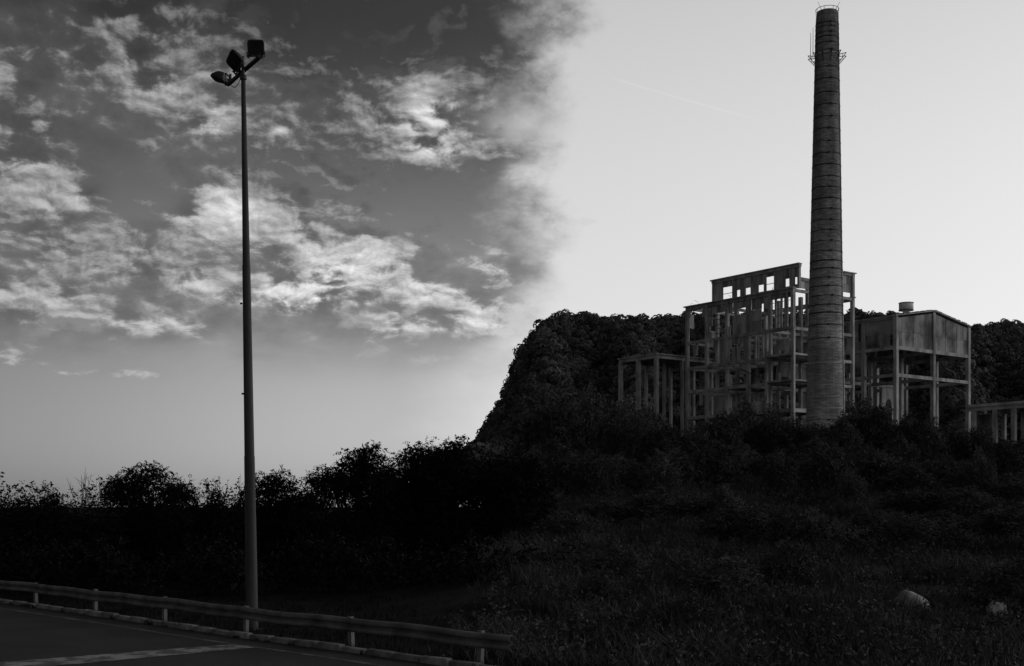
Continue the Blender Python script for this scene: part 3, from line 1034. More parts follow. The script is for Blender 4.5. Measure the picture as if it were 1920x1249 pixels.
for (px0, y0, y1) in ((1520.8, 60, 110), (1525.2, 50, 110)):
    x_ = (px0 - CX) / F * YC - cb0.x - math.sin(R(0.24)) * zb
    MB().tube([(x_, 0.2, zpx(y1)), (x_, 0.2, zpx(y0))], [0.035, 0.02], 5).build('aerial', M['steel_dark'], chim)
rt = rad(z_top) + 0.02
zt = z_top + 0.24
ring = [(rt * math.cos(t), rt * math.sin(t), zt) for t in np.linspace(0, 2 * math.pi, 33)]
MB().tube(ring, 0.03, 5, cap=False).build('top_rail', M['steel_dark'], chim)
for k in range(8):
    a = 2 * math.pi * (k + 0.35) / 8
    MB().tube([(rt * math.cos(a), rt * math.sin(a), z_top - 0.1), (rt * math.cos(a), rt * math.sin(a), zt)], 0.022, 4).build('rail_post', M['steel_dark'], chim)
for s_, hh in ((-1, 0.85), (1, 0.8)):
    MB().tube([(s_ * 0.75, -0.5, z_top + 0.1), (s_ * 1.12, -0.6, z_top + hh)], [0.03, 0.015], 4).build('lightning_rod', M['steel_dark'], chim)

# ------------------------------------------------------------------ ruined works
TH = R(37)
v1 = Vector((math.cos(TH), math.sin(TH), 0)); v2 = Vector((-math.sin(TH), math.cos(TH), 0))


class Block:
    """a building whose local x runs along v1 and y along v2 from its near corner"""
    def __init__(s, name, px, Y, label, cat='building'):
        c = at(px, YH, Y)
        s.c = Vector((c.x, c.y, 0)); s.z0 = ground_z(c.x, c.y)
        s.root = empty(name, (c.x, c.y, s.z0), TH)
        tag(s.root, label, cat)

    def y_of(s, px, x=0.0):            # local y where the plane local x = const meets a photo column
        o = s.c + v1 * x; m = (px - CX) / F
        return (o.x - m * o.y) / (m * v2.y - v2.x)

    def x_of(s, px, y=0.0):
        o = s.c + v2 * y; m = (px - CX) / F
        return (m * o.y - o.x) / (v1.x - m * v1.y)

    def z_of(s, py, x, y):
        Y = (s.c + v1 * x + v2 * y).y
        return CAMZ + (YH - py) / F * Y - s.z0

    def box(s, name, lo, hi, mat, jit=0.0, parent=None):
        return MB().box(lo, hi, jit=jit).build(name, mat, parent or s.root)

    def column(s, x, y, z0, z1, w=0.2, d=0.2):
        j = random.uniform(-0.02, 0.02)
        return s.box('column', (x - w + j, y - d, z0), (x + w + j, y + d, z1), M['concrete'], 0.012)

    def beam_x(s, x0, x1, y, z, h=0.36, w=0.155):
        return s.box('beam', (x0, y - w, z - h), (x1, y + w, z), M['concrete'], 0.012)

    def beam_y(s, x, y0, y1, z, h=0.36, w=0.155):
        return s.box('beam', (x - w, y0, z - h), (x + w, y1, z), M['concrete'], 0.012)


def panels(B, plane, pos, a0, a1, z0, z1, pw, ph, holes=(), mat=None, thick=0.05, skip=0.0, out=-1):
    """sheets on a wall plane ('x': local x = pos, runs along y; 'y': local y = pos, runs along x).
    holes: (lo, hi, zlo, zhi) left open; every sheet is its own piece"""
    na = max(1, round((a1 - a0) / pw)); nz = max(1, round((z1 - z0) / ph))
    holes = [h for h in holes if h[1] > a0 and h[0] < a1]
    ea = [a0 + (a1 - a0) * i / na for i in range(na + 1)]
    for h in holes:
        for v in h[:2]:
            if a0 < v < a1:
                near = min(range(len(ea)), key=lambda i: abs(ea[i] - v))
                if abs(ea[near] - v) < 0.3 and 0 < near < len(ea) - 1: ea[near] = v
                else: ea.append(v)
                ea.sort()
    for i in range(len(ea) - 1):
        ca = (ea[i] + ea[i + 1]) / 2
        ez_ = [z0 + (z1 - z0) * j / nz for j in range(nz + 1)]
        for h in holes:
            if h[0] < ca < h[1]:
                ez_ = [z for z in ez_ if not (abs(z - h[2]) < 0.25 or abs(z - h[3]) < 0.25) or z in (z0, z1)] + [v for v in h[2:] if z0 < v < z1]
        ez_.sort()
        for j in range(len(ez_) - 1):
            cz = (ez_[j] + ez_[j + 1]) / 2
            if any(h[0] < ca < h[1] and h[2] < cz < h[3] for h in holes): continue
            if random.random() < skip: continue
            g_ = 0.010; dz = random.uniform(-0.035, 0.035)
            p0 = pos + dz
            if plane == 'x':
                lo = (p0 - thick / 2, ea[i] + g_, ez_[j] + g_); hi = (p0 + thick / 2, ea[i + 1] - g_, ez_[j + 1] - g_)
            else:
                lo = (ea[i] + g_, p0 - thick / 2, ez_[j] + g_); hi = (ea[i + 1] - g_, p0 + thick / 2, ez_[j + 1] - g_)
            B.box('wall_panel', lo, hi, mat or M['panel'], 0.006)


# main frame: five bays by two, penthouse on top
Bm = Block('ruined_frame_building', 1487, 136, 'roofless multi-storey concrete frame with broken wall sheets behind the chimney')
LB = Bm.y_of(1289); bay = LB / 5
xs = [0.0, 5.2, 10.4]; ys = [bay * i for i in range(6)]
lev = [v - Bm.z0 for v in (27.75, 23.55, 20.45, 17.6, 14.4, 11.2)]
for ix, x in enumerate(xs):
    for iy, y in enumerate(ys):
        t_ = lev[0]
        if iy <= 4 and ix != 1: t_ = 30.3 - Bm.z0 if ix == 2 else lev[0]
        Bm.column(x, y, 0, t_ - 0.002 * iy, 0.19, 0.19)
for li, z in enumerate(lev):
    for ix, x in enumerate(xs):
        if ix == 1 and li in (0, 1): continue
        Bm.beam_y(x, -0.18, LB + 0.18, z - 0.003, 0.40 if li == 0 else 0.34)
    for iy, y in enumerate(ys):
        if li == 0 and iy in (1, 2, 3): continue
        Bm.beam_x(xs[0] + 0.19, xs[2] - 0.19, y, z - 0.02, 0.32, 0.13)
# roof edge cornice
Bm.box('cornice', (-0.34, -0.30, lev[0] + 0.003), (0.30, LB + 0.42, lev[0] + 0.12), M['concrete'], 0.02)
Bm.box('cornice', (10.2, -0.30, lev[0] + 0.003), (10.7, LB + 0.42, lev[0] + 0.12), M['concrete'], 0.02)
# what is left of the floors
for (y0, y1, z) in ((0, bay, lev[2]), (0, bay, lev[3]), (bay * 2, bay * 3, lev[3]), (bay * 3, bay * 5, lev[4]), (0, bay * 2, lev[4])):
    Bm.box('floor_slab', (0.2, y0 + 0.14, z + 0.004), (5.0, y1 - 0.14, z + 0.12), M['concrete'], 0.015)
Bm.box('floor_slab', (5.4, bay * 2 + 0.1, lev[2] + 0.004), (10.2, bay * 5 - 0.1, lev[2] + 0.12), M['concrete'], 0.015)
# projecting landing at the near corner
for z in (lev[2] + 0.05, lev[3] + 0.02):
    Bm.box('landing', (-1.0, -0.9, z - 0.22), (-0.2, bay, z), M['concrete'], 0.015)
    Bm.box('landing', (-1.0, -0.9, z - 0.225), (4.6, -0.2, z - 0.005), M['concrete'], 0.015)
for (x, y) in ((-0.85, -0.75), (-0.85, bay - 0.2), (4.3, -0.75)):
    Bm.column(x, y, 0, lev[1] - 0.15, 0.15, 0.15)
Bm.box('lintel', (-1.02, -0.92, lev[1] - 0.40), (-0.68, bay - 0.02, lev[1] - 0.12), M['concrete'], 0.015)


def hole_x(B, x, pxa, pxb, ya, yb):
    y0, y1 = B.y_of(pxb, x), B.y_of(pxa, x)
    ym = (y0 + y1) / 2
    return (y0, y1, B.z_of(yb, x, ym), B.z_of(ya, x, ym))


fz = lev[0] - 0.40
# facade sheets, bay by bay (bay 0 is the near corner)
hl = [hole_x(Bm, 0, 1295, 1316, 583, 596), hole_x(Bm, 0, 1292, 1323, 594, 700)]
panels(Bm, 'x', 0.02, ys[4] + .19, ys[5] - .19, lev[1], fz, 0.8, 1.3, hl + [hole_x(Bm, 0, 1316, 1323, 594, 700)])
hl = [hole_x(Bm, 0, 1337, 1359, 586.5, 594), hole_x(Bm, 0, 1338, 1359, 597, 650), hole_x(Bm, 0, 1331, 1336, 612, 622)]
panels(Bm, 'x', 0.02, ys[3] + .19, ys[4] - .19, lev[1], fz, 0.8, 1.3, hl)
hl = [hole_x(Bm, 0, 1383, 1398.5, 578, 582.5), hole_x(Bm, 0, 1362, 1374, 587, 612), hole_x(Bm, 0, 1376, 1398, 583, 590), hole_x(Bm, 0, 1370, 1374, 600, 650)]
panels(Bm, 'x', 0.02, ys[2] + .19, ys[3] - .19, lev[1], fz, 0.8, 1.3, hl)
hl = [hole_x(Bm, 0, 1425, 1432, 570, 583), hole_x(Bm, 0, 1428, 1441, 585, 650), hole_x(Bm, 0, 1409, 1411, 579, 584)]
panels(Bm, 'x', 0.02, ys[1] + .19, ys[2] - .19, lev[1], fz, 0.8, 1.3, hl)
hl = [hole_x(Bm, 0, 1446, 1484, 560, 650)]
panels(Bm, 'x', 0.02, ys[0] + .19, ys[1] - .19, lev[1], fz, 0.8, 1.0, hl)
hl = [hole_x(Bm, 0, 1374, 1392, 645, 652), hole_x(Bm, 0, 1367, 1372, 652, 676), hole_x(Bm, 0, 1377, 1384, 655, 676), hole_x(Bm, 0, 1388, 1394, 655, 676)]
panels(Bm, 'x', 0.02, ys[2] + .19, ys[3] - .19, lev[2], lev[1] - .34, 0.75, 1.3, hl)
panels(Bm, 'x', 0.02, ys[3] + .19, ys[3] + 1.25, lev[2], lev[1] - .34, 0.6, 1.3)
panels(Bm, 'x', 0.02, ys[2] + .19, ys[2] + 1.5, lev[3], lev[2] - .34, 0.75, 1.2, skip=0.2)
panels(Bm, 'x', 0.02, ys[3] + .19, ys[4] - .19, lev[4], lev[3] - 1.1, 0.9, 1.6, skip=0.1)
panels(Bm, 'x', 10.38, ys[1] + .2, ys[3] - .2, lev[2], lev[1] - .34, 0.8, 1.4, skip=0.35)
panels(Bm, 'x', 10.38, ys[2] + .2, ys[5] - .2, lev[3], lev[2] - .34, 0.8, 1.4, skip=0.3)
panels(Bm, 'x', 10.38, ys[0] + .2, ys[2] - .2, lev[4], lev[3] - .34, 0.8, 1.4, skip=0.3)
panels(Bm, 'x', 5.2, ys[0] + .2, ys[1] - .2, lev[3] + .13, lev[2] - .34, 0.8, 1.4, skip=0.4)
# slim window posts and sagging bars
for (x, y0, y1, za, zb_, n_) in ((0.0, ys[0], ys[1], lev[1], fz, 3), (0.0, ys[1], ys[2], lev[2], lev[1] - .34, 2), (5.2, ys[0], ys[3], lev[3], lev[2] - .3, 5), (10.4, ys[0], ys[2], lev[1], fz, 3), (5.2, ys[3], ys[5], lev[4], lev[3] - .3, 4), (10.4, ys[3], ys[5], lev[4], lev[3] - .3, 4)):
    for k in range(n_):
        y = y0 + (y1 - y0) * (k + 1) / (n_ + 1)
        Bm.box('window_post', (x - .10, y - .10, za), (x + .10, y + .10, zb_), M['concrete'], 0.01)
for k in range(5):
    z = lev[1] + 0.5 + 0.55 * k
    MB().tube([(0.1, ys[3] + .25, z), (0.0, (ys[3] + ys[4]) / 2, z - random.uniform(0, .12)), (0.1, ys[4] - .2, z + random.uniform(-.05, .05))], 0.035, 5).build('bar', M['steel_dark'], Bm.root)
for k in range(4):
    z = lev[1] + 0.6 + 0.8 * k
    MB().tube([(0.1, ys[0] + .25, z), (0.1, ys[1] - .2, z + random.uniform(-.1, .1))], 0.03, 5).build('bar', M['steel_dark'], Bm.root)
MB().tube([(-0.1, ys[2] + 1.2, lev[3] + 1.9), (-0.4, ys[1] + .4, lev[3] + .3)], 0.05, 5).build('bar', M['steel_dark'], Bm.root)
panels(Bm, 'x', 5.2, ys[1] + .2, ys[2] - .2, lev[2] + .1, lev[1] - .34, 0.8, 1.4, skip=0.3)
panels(Bm, 'x', 10.38, ys[3] + .2, ys[5] - .2, lev[1] + .1, lev[1] + 2.2, 0.8, 1.1, skip=0.25)
panels(Bm, 'x', 0.03, ys[4] + .2, ys[4] + 1.3, lev[4], lev[3] - .5, 0.55, 1.2, skip=0.15)
panels(Bm, 'x', 0.03, ys[1] + .2, ys[2] - .2, lev[4], lev[4] + 1.2, 0.8, 1.2)
panels(Bm, 'y', ys[2], 5.4, 10.2, lev[3], lev[2] - .34, 0.9, 1.4, skip=0.3)
panels(Bm, 'y', ys[5], 0.2, 5.0, lev[1], lev[0] - .8, 0.9, 1.5, skip=0.35)
# bent reinforcement left standing on the broken edges
for k in range(46):
    edge_ = random.choice([(0.0, random.uniform(0.5, LB), lev[0] + 0.1), (xp0 := 10.4, random.uniform(0.5, LB), lev[0] + 0.1), (random.uniform(0.5, 10), LB, lev[1]), (-0.9, random.uniform(-0.6, bay), lev[2]), (random.uniform(0.3, 4), -0.8, lev[3])])
    hgt = random.uniform(0.2, 0.7)
    MB().tube([edge_, (edge_[0] + random.gauss(0, .06), edge_[1] + random.gauss(0, .06), edge_[2] + hgt * .6), (edge_[0] + random.gauss(0, .2), edge_[1] + random.gauss(0, .2), edge_[2] + hgt)], 0.018, 4).build('rebar', M['steel_dark'], Bm.root)
# sheets hanging askew
for k in range(7):
    iy = random.choice([0, 1, 2, 3, 4]); z = random.choice(lev[1:4])
    w_ = random.uniform(0.5, 0.8)
    o = MB().box((-0.03, 0, -1.5), (0.03, w_, 0)).build('loose_panel', M['panel'], Bm.root)
    o.location = (random.choice([0.1, 5.1, 10.2]), ys[iy] + random.uniform(0.4, bay - 1.0), z - 0.36); o.rotation_euler = (random.gauss(0, 0.18), random.gauss(0, 0.15), random.gauss(0, 0.1))
# penthouse
xp = 1.0
yp = Bm.y_of(1338, xp); zp = 30.55 - Bm.z0
hl = [hole_x(Bm, xp, 1356.5, 1373.6, 538, 560.7), hole_x(Bm, xp, 1382, 1388, 544, 556), hole_x(Bm, xp, 1399, 1407, 540, 552), hole_x(Bm, xp, 1423, 1432, 534.5, 547),
      hole_x(Bm, xp, 1437.6, 1451, 519, 544), hole_x(Bm, xp, 1473.6, 1480, 523, 537), hole_x(Bm, xp, 1473.6, 1475.6, 512, 523), hole_x(Bm, xp, 1491, 1494, 520, 533)]
for i_ in range(4):
    a_, b_ = yp * i_ / 4 + 0.14, yp * (i_ + 1) / 4 - 0.14
    panels(Bm, 'x', xp, a_, b_, lev[0] + 0.13, zp - 0.3, 0.8, 2.2, hl)
for i_ in range(5):
    y = yp * i_ / 4
    Bm.column(xp, y, lev[0] + 0.12, zp - 0.01, 0.15, 0.14)
Bm.beam_y(xp, -0.2, yp + 0.2, zp, 0.30, 0.17)
Bm.box('cornice', (xp - 0.32, -0.24, zp + 0.003), (xp + 0.25, yp + 0.30, zp + 0.11), M['concrete'], 0.03)
for h_ in (hl[0], hl[4]):
    zc_ = (h_[2] + h_[3]) / 2 - 0.05
    Bm.box('window_bar', (xp - 0.03, h_[0], zc_ - 0.03), (xp + 0.03, h_[1], zc_ + 0.03), M['steel_dark'])
# gable of the penthouse, mostly behind the stack
xg = 10.4
Bm.column(xg, -0.02, lev[0] + 0.13, zp - 0.01, 0.2, 0.2)
Bm.beam_x(xp + 0.2, 4.4, 0, lev[0] + 1.35, 0.35, 0.14)
Bm.beam_x(7.4, xg + 0.3, 0, zp, 0.30, 0.14)
panels(Bm, 'y', 0.0, 7.4, xg - 0.2, lev[0] + 0.5, zp - 0.3, 0.9, 1.2)
Bm.box('cornice', (7.3, -0.28, zp + 0.003), (xg + 0.45, 0.22, zp + 0.11), M['concrete'], 0.03)
panels(Bm, 'y', 0.0, xp + .2, 3.4, lev[0] + 0.13, lev[0] + 1.0, 0.8, 1.2)
panels(Bm, 'y', 0.02, 5.6, 8.0, lev[1], fz, 0.8, 1.3)

# gabled hall on the right
Bh = Block('gabled_hall', 1680, 145, 'gabled concrete hall on open columns with stained upper wall sheets and roof ventilator')
W = Bh.x_of(1815); LH = 18.2; bh = 4.55
ez = 26.08 - Bh.z0; rz = 27.3 - Bh.z0
lh = [v - Bh.z0 for v in (22.55, 19.3, 15.2)]
xh = [0, W / 2, W]; yh_ = [bh * i for i in range(5)]
for x in xh:
    for y in yh_:
        tz = (rz if x == W / 2 else ez) - 0.12
        if x == W / 2 and y not in (0, yh_[-1]) and y != yh_[2]: tz = lh[0]
        Bh.column(x, y, 0, tz, 0.23, 0.23)
for z in lh[:2]:
    for x in xh:
        Bh.beam_y(x, -0.1, LH + 0.1, z - 0.004, 0.38, 0.17)
    for y in (0, yh_[2], LH):
        Bh.beam_x(-0.1, W + 0.1, y, z, 0.40, 0.19)
Bh.beam_y(0, -0.1, LH, lh[2], 0.3, 0.17)
# gable sheets follow the pitch
n_ = 18
for half in (0, 1):
    x0, x1 = (0.23, W / 2 - 0.23) if half == 0 else (W / 2 + 0.23, W - 0.23)
    for i_ in range(n_ // 2):
        a_ = x0 + (x1 - x0) * i_ / (n_ // 2) + 0.01; b_ = x0 + (x1 - x0) * (i_ + 1) / (n_ // 2) - 0.01
        def rz_at(x): return ez + (rz - ez) * (1 - abs(x - W / 2) / (W / 2)) - 0.22
        zm = lh[0] + 1.75 + random.uniform(-.05, .05)
        dj = random.uniform(-0.02, 0.02)
        for (za, zb_, zc2) in ((lh[0] + 0.01, zm, zm), (zm + 0.02, rz_at(a_), rz_at(b_))):
            m_ = MB(); t2 = 0.05
            vv = [(a_, za), (b_, za), (b_, zc2), (a_, zb_)]
            m_.v = [(x, -t2 + dj, z) for x, z in vv] + [(x, t2 + dj, z) for x, z in vv]
            m_.f = [(0, 1, 2, 3), (7, 6, 5, 4), (0, 4, 5, 1), (1, 5, 6, 2), (2, 6, 7, 3), (3, 7, 4, 0)]
            m_.build('wall_panel', M['hall_panel'], Bh.root)
# side wall sheets
hl = [hole_x(Bh, 0, 1609.5, 1613, 609, 642), hole_x(Bh, 0, 1615, 1618.5, 612, 642), hole_x(Bh, 0, 1669, 1673.5, 628, 647)]
for i_ in range(4):
    panels(Bh, 'x', 0.0, yh_[i_] + .23, yh_[i_ + 1] - .23, lh[0] + 0.01, ez - 0.3, 0.76, 1.75, hl, M['hall_panel'])
    panels(Bh, 'x', W, yh_[i_] + .23, yh_[i_ + 1] - .23, lh[0] + 0.01, ez - 0.3, 0.9, 1.75, (), M['hall_panel'])
panels(Bh, 'x', 0.0, yh_[1] + .23, yh_[2] - .23, lh[1] + 0.6, lh[0] - 0.4, 0.76, 1.3, (), M['hall_panel'], skip=0.25)
for x in (0, W):
    Bh.beam_y(x, -0.15, LH + 0.15, ez - 0.01, 0.30, 0.2)
# roof: two slabs, ragged verge, ventilator
for sgn in (0, 1):
    x0, x1 = (-0.35, W / 2) if sgn == 0 else (W / 2, W + 0.35)
    z_a, z_b = (ez - 0.05, rz) if sgn == 0 else (rz, ez - 0.05)
    m_ = MB()
    m_.v = [(x0, -0.28, z_a + 0.02), (x1, -0.28, z_b + 0.02), (x1, LH + .3, z_b + 0.02), (x0, LH + .3, z_a + 0.02), (x0, -0.28, z_a + 0.17), (x1, -0.28, z_b + 0.17), (x1, LH + .3, z_b + 0.17), (x0, LH + .3, z_a + 0.17)]
    m_.f = [(0, 3, 2, 1), (4, 5, 6, 7), (0, 1, 5, 4), (1, 2, 6, 5), (2, 3, 7, 6), (3, 0, 4, 7)]
    rf = m_.build('roof', M['concrete'], Bh.root)
    for k in range(16):
        t_ = (k + 0.5) / 16; x = x0 + (x1 - x0) * t_; z = z_a + (z_b - z_a) * t_ + 0.172
        w_ = abs(x1 - x0) / 32 - 0.01
        MB().box((x - w_, -0.30, z - 0.05), (x + w_, 0.25, z + random.uniform(0.02, 0.09)), jit=0.02).build('verge_tile', M['concrete'], rf)
yv = 2.2
xv = Bh.x_of(1699, yv)
zv = ez + (rz - ez) * (xv / (W / 2)) + 0.1
zn = Bh.z_of(584, xv, yv); z1_ = Bh.z_of(583, xv, yv); z2_ = Bh.z_of(568, xv, yv)
vt = lathe('ventilator', [(0.42, zv - 0.1), (0.40, z1_), (0.62, z1_ + 0.02), (0.86, z1_ + 0.05), (0.86, z2_), (0.80, z2_ + 0.02)], M['vent'], Bh.root, 24)
vt.location = (xv, yv, 0)
for zz_ in (z1_ + 0.06, z2_ - 0.03):
    r_ = lathe('ventilator_rim', [(0.84, zz_ - 0.04), (0.90, zz_ - 0.04), (0.90, zz_ + 0.04), (0.84, zz_ + 0.04)], M['steel_dark'], vt, 24, capt=False)
# arched remnant wall inside the hall
yy = 6.5
xa, xb = Bh.x_of(1654, yy), Bh.x_of(1676, yy)
zA, zB = Bh.z_of(770, xa, yy), Bh.z_of(727, xa, yy)
m_ = MB(); N2 = 10; xc = xa + (xb - xa) * 0.55; ra = (xb - xa) * 0.32
top_ = [(xa, zB), (xb, zB)]
for i_ in range(N2):
    t0, t1 = math.pi * i_ / N2, math.pi * (i_ + 1) / N2
    pa = (xc - ra * math.cos(t0), zA + ra * 2.0 * math.sin(t0)); pb = (xc - ra * math.cos(t1), zA + ra * 2.0 * math.sin(t1))
    for d_y in (yy, yy + 0.2):
        m_.poly([(pa[0], d_y, pa[1]), (pb[0], d_y, pb[1]), (pb[0], d_y, zB), (pa[0], d_y, zB)])
    m_.poly([(pa[0], yy, pa[1]), (pb[0], yy, pb[1]), (pb[0], yy + .2, pb[1]), (pa[0], yy + .2, pa[1])])
m_.box((xa, yy, 0), (xc - ra - 0.003, yy + 0.2, zB)); m_.box((xc + ra + 0.003, yy, 0), (xb, yy + 0.2, zB))
m_.build('arched_wall', M['concrete'], Bh.root)

# open canopy on the left
Bc = Block('concrete_canopy', 1231, 150, 'flat concrete canopy on slender columns beside the ruined frame')
LC = Bc.y_of(1164); zc1 = 22.3 - Bc.z0
Bc.box('roof_slab', (-0.35, -0.35, zc1 - 0.18), (13, LC + 0.3, zc1), M['concrete'], 0.02)
for x in (0, 13):
    Bc.beam_y(x, -0.2, LC + 0.2, zc1 - 0.183, 0.42, 0.16)
for y in (0, LC / 2, LC):
    Bc.beam_x(0.16, 12.8, y, zc1 - 0.19, 0.40, 0.15)
for x in (0, 4.4, 8.8, 13):
    for y in (0, LC / 2, LC):
        Bc.column(x, y, 0, zc1 - 0.6, 0.22 if x == 0 else 0.17, 0.22 if x == 0 else 0.17)

# low slab building far right
Bl = Block('low_slab_building', 1990, 128, 'low flat-roofed concrete shed on short columns beside the gabled hall')
l1 = Bl.y_of(1819); zl = 14.85 - Bl.z0
Bl.box('roof_slab', (-0.4, -4, zl - 0.30), (6.5, l1 + 0.3, zl), M['concrete'], 0.03)
Bl.beam_y(0, -3.9, l1 + 0.2, zl - 0.303, 0.42, 0.16)
Bl.beam_y(6, -3.9, l1 + 0.2, zl - 0.303, 0.42, 0.16)
for k, px0 in enumerate((1826, 1866, 1901, 1938, 1975)):
    y = Bl.y_of(px0)
    Bl.column(0, y, 0, zl - 0.72, 0.22, 0.22)
    Bl.column(6, y, 0, zl - 0.72, 0.2, 0.2)
panels(Bl, 'x', 3.0, Bl.y_of(1862, 3), Bl.y_of(1832, 3), 0, zl - 0.9, 0.9, 1.6, (), M['hall_panel'])
panels(Bl, 'x', 6.0, -3, l1 - 2.5, 0, zl - 0.8, 1.0, 1.8, (), M['panel'], skip=0.2)

# ------------------------------------------------------------------ scrub on the slope
GS = 'bushes of the thicket below the works'
LS = 'dark leafy bush in the thicket on the slope below the ruined works'
bush_protos = []
for sd_ in range(5):
    rg = np.random.default_rng(200 + sd_)
    (V, Fq), tr, lobes = tree_meshes(300 + sd_, 4.0, 2.3, 1150, 10, 0.15, 0.5, 0.3, 'round')
    mc = mesh_np('crown', V, Fq); mt = tr.mesh('trunk'); mt.materials.append(M['bark'])
    bush_protos.append((mc, mt))


def bush(px, top, Y, hw_px, k, label=LS, group=GS, mat='leaf', name='bush'):
    p = at(px, top, Y); z0 = ground_z(p.x, Y) - 0.1
    H = max(0.7, p.z - z0)
    t = empty(name, (p.x, Y, z0), random.uniform(0, 6.28)); tag(t, label, 'bush', group)
    sx = hw_px / F * Y / 2.3
    mc, mt = bush_protos[k % 5]
    key = mat
    if not mc.materials: mc.materials.append(M[mat])
    for nm, m_ in (('crown', mc), ('trunk', mt)):
        o = bpy.data.objects.new(nm, m_); col.objects.link(o); o.parent = t
        o.scale = (sx, sx, H / 4.1)
        if nm == 'crown' and mc.materials[0] != M[mat]:
            o.material_slots[0].link = 'OBJECT'; o.material_slots[0].material = M[mat]
    return t


tops = [(1000, 712, 112, 60), (1050, 738, 108, 56), (1105, 728, 112, 56), (1150, 752, 106, 46), (1200, 770, 104, 44), (1245, 792, 102, 44),
        (1300, 806, 102, 46), (1352, 782, 104, 46), (1400, 762, 108, 52), (1446, 766, 106, 46), (1492, 790, 102, 42), (1532, 800, 100, 40),
        (1700, 782, 104, 42), (1745, 794, 102, 42), (1792, 798, 103, 44), (1838, 806, 100, 40), (1885, 832, 98, 44), (1930, 830, 98, 44)]
for k, (a_, b_, c_, d_2) in enumerate(tops):
    where = ('at the foot of the wooded hill, beside the concrete canopy' if a_ < 1130 else 'in front of the concrete canopy columns' if a_ < 1270 else
             'in front of the roofless concrete frame' if a_ < 1500 else 'beside the chimney foot, in front of the concrete frame' if a_ < 1560 else
             'in front of the open columns of the gabled hall' if a_ < 1810 else 'in front of the low flat-roofed shed')
    bush(a_, b_ - (12 if a_ > 1280 else 4), c_, d_2, k, 'dark leafy thicket bush ' + where)
bush(1618, 742, 105, 62, 1, 'tall spreading bush overlapping the right foot of the brick chimney', None)
bush(1652, 758, 103, 44, 3, 'leafy bush under the gabled hall beside the tallest chimney-side bush', None)
bush(1580, 778, 101, 44, 2, 'bush directly at the foot of the brick chimney', None)
bush(1172, 738, 122, 42, 4, 'pale-leaved bush under the front edge of the concrete canopy', None, 'leaf_pale')
bush(1218, 752, 120, 34, 0, 'smaller pale-leaved bush between the canopy columns', None, 'leaf_pale')
rg = np.random.default_rng(77)
GS2 = 'lower bushes on the slope'
LS2 = 'low rounded bush at the upper edge of the weedy slope, below the thicket'
LS3 = 'knee-high spreading bush among the weeds of the open slope'
for k in range(30):
    px0 = 975 + 960 * (k + rg.uniform(-.4, .4)) / 30
    Y = rg.uniform(72, 94)
    zt_ = ground_z((px0 - CX) / F * Y, Y) + rg.uniform(1.8, 3.4)
    bush(px0, YH - (zt_ - CAMZ) / Y * F, Y, rg.uniform(34, 62), k, LS2, GS2)
for k in range(34):
    px0 = 985 + 950 * rg.uniform(0, 1)
    Y = rg.uniform(33, 70)
    zt_ = ground_z((px0 - CX) / F * Y, Y) + rg.uniform(0.8, 2.1)
    if 1640 < px0 < 1930 and Y < 52: continue
    bush(px0, YH - (zt_ - CAMZ) / Y * F, Y, rg.uniform(50, 90), k, LS3, 'knee-high bushes among the weeds')

# weeds and long grass over the slope
rg = np.random.default_rng(88)
N_ = 24000
Y = 22 + 84 * rg.uniform(0, 1, N_) ** 0.85
X = rg.uniform(-0.02, 0.46, N_) * Y + rg.normal(size=N_) * 1.0
kx_ = np.array([p.x for p in KL]); ky_ = np.array([p.y for p in KL])
keep = (X > -1.5) & (Y > np.interp(X, kx_, ky_) + 0.9)
X, Y = X[keep], Y[keep]
patch = np.sin(X * 0.8 + 2.2 * np.sin(Y * 0.33)) * np.cos(Y * 0.52 + 1.3 * np.sin(X * 0.4)) + 0.5 * np.sin(X * 2.1 + Y * 1.1)
keep = patch + rg.normal(size=len(X)) * 0.45 > -0.35      # bare dark gaps between the stands
X, Y, patch = X[keep], Y[keep], patch[keep]
clump = np.clip(0.35 + 0.45 * patch + 0.25 * rg.normal(size=len(X)), 0, 1.6)
pts = np.array([(x, y, ground_z(x, y) - 0.05) for x, y in zip(X, Y)])
V, Fq, n = blades(rg, pts, 10, 0.18 + 0.70 * clump, 0.014, 0.20, 0.5)
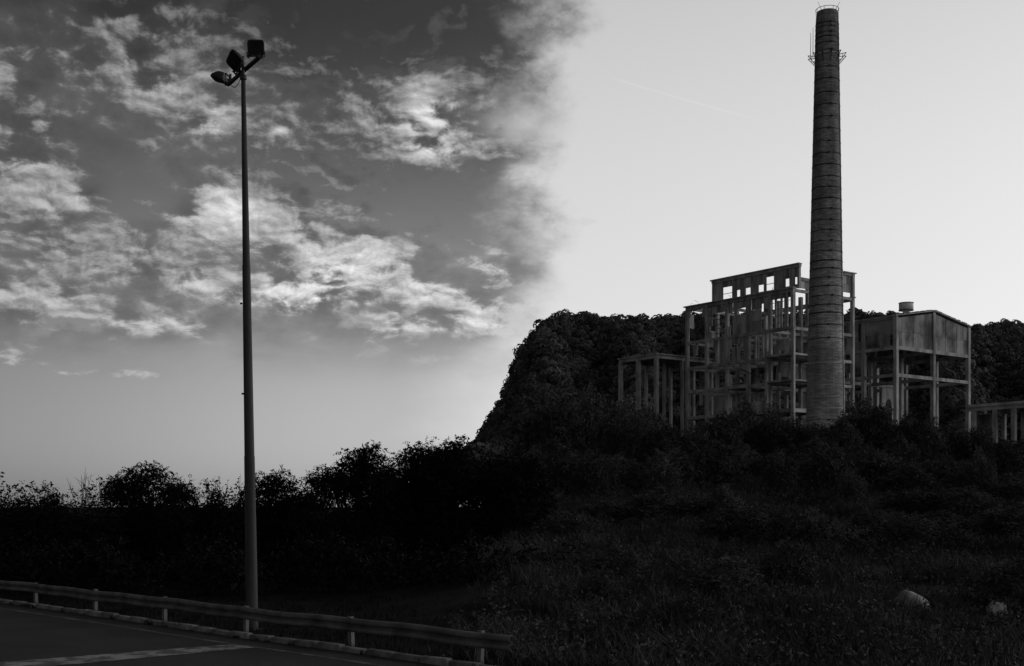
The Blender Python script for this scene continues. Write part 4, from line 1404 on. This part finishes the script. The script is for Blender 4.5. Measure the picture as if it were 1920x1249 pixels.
tag(link('weeds', blade_mesh('weeds', V, Fq, n), M['weed']), 'long unmown weeds and grass covering the dark slope', 'weeds', kind='stuff')
lob = [(x, y, z + 0.25, 0.5, 0.5, 0.45) for (x, y, z) in pts[::5]]
V, Fq = sprays(rg, lob, 15000, 8, 0.13, 0.4, 0.4, shell=0.6)
tag(link('leafy_weeds', mesh_np('leafy_weeds', V, Fq), M['leaf']), 'broad-leaved weeds scattered through the grass of the slope', 'weeds', kind='stuff')


# pale stones lying in the weeds
def stone(px, py, w, h, seed, label):
    import mathutils
    Y = 40.0
    for _ in range(30):
        X_ = (px - CX) / F * Y
        Y = F * (CAMZ - ground_z(X_, Y) - 0.3) / (py - YH) if (CAMZ - ground_z(X_, Y) - 0.3) > 0.3 else Y * 0.9
    p = Vector(((px - CX) / F * Y, Y, ground_z((px - CX) / F * Y, Y)))
    s_ = Y / F
    rgs = np.random.default_rng(seed)
    V = []; Fc = []; nu, nv = 18, 11
    for j in range(nv):
        th = math.pi * j / (nv - 1)
        for i in range(nu):
            ph = 2 * math.pi * i / nu
            d = np.array([math.sin(th) * math.cos(ph), math.sin(th) * math.sin(ph), math.cos(th)])
            k_ = 1 + 0.14 * math.sin(3 * d[0] + seed) + 0.12 * math.sin(4 * d[1] + 2 * seed) + 0.10 * math.sin(5 * d[2] + d[0] * 4)
            V.append(d * k_ * np.array([w * s_ / 2, w * s_ / 2 * 0.8, h * s_]))
    for j in range(nv - 1):
        for i in range(nu):
            Fc.append((j * nu + i, j * nu + (i + 1) % nu, (j + 1) * nu + (i + 1) % nu, (j + 1) * nu + i))
    me = mesh_np('boulder', np.array(V), Fc)
    o = link('boulder', me, M['rock']); o.location = p + Vector((0, 0, 0.26)); o.rotation_euler = (0, R(14), 0)
    return tag(o, label, 'boulder')


stone(1716, 1130, 68, 20, 3, 'large pale boulder lying in the dark weeds of the slope')
stone(1868, 1140, 34, 17, 5, 'small pale stone in the weeds, beside a smaller one')
stone(1886, 1128, 16, 10, 8, 'smallest pale stone, just behind the small pale stone')
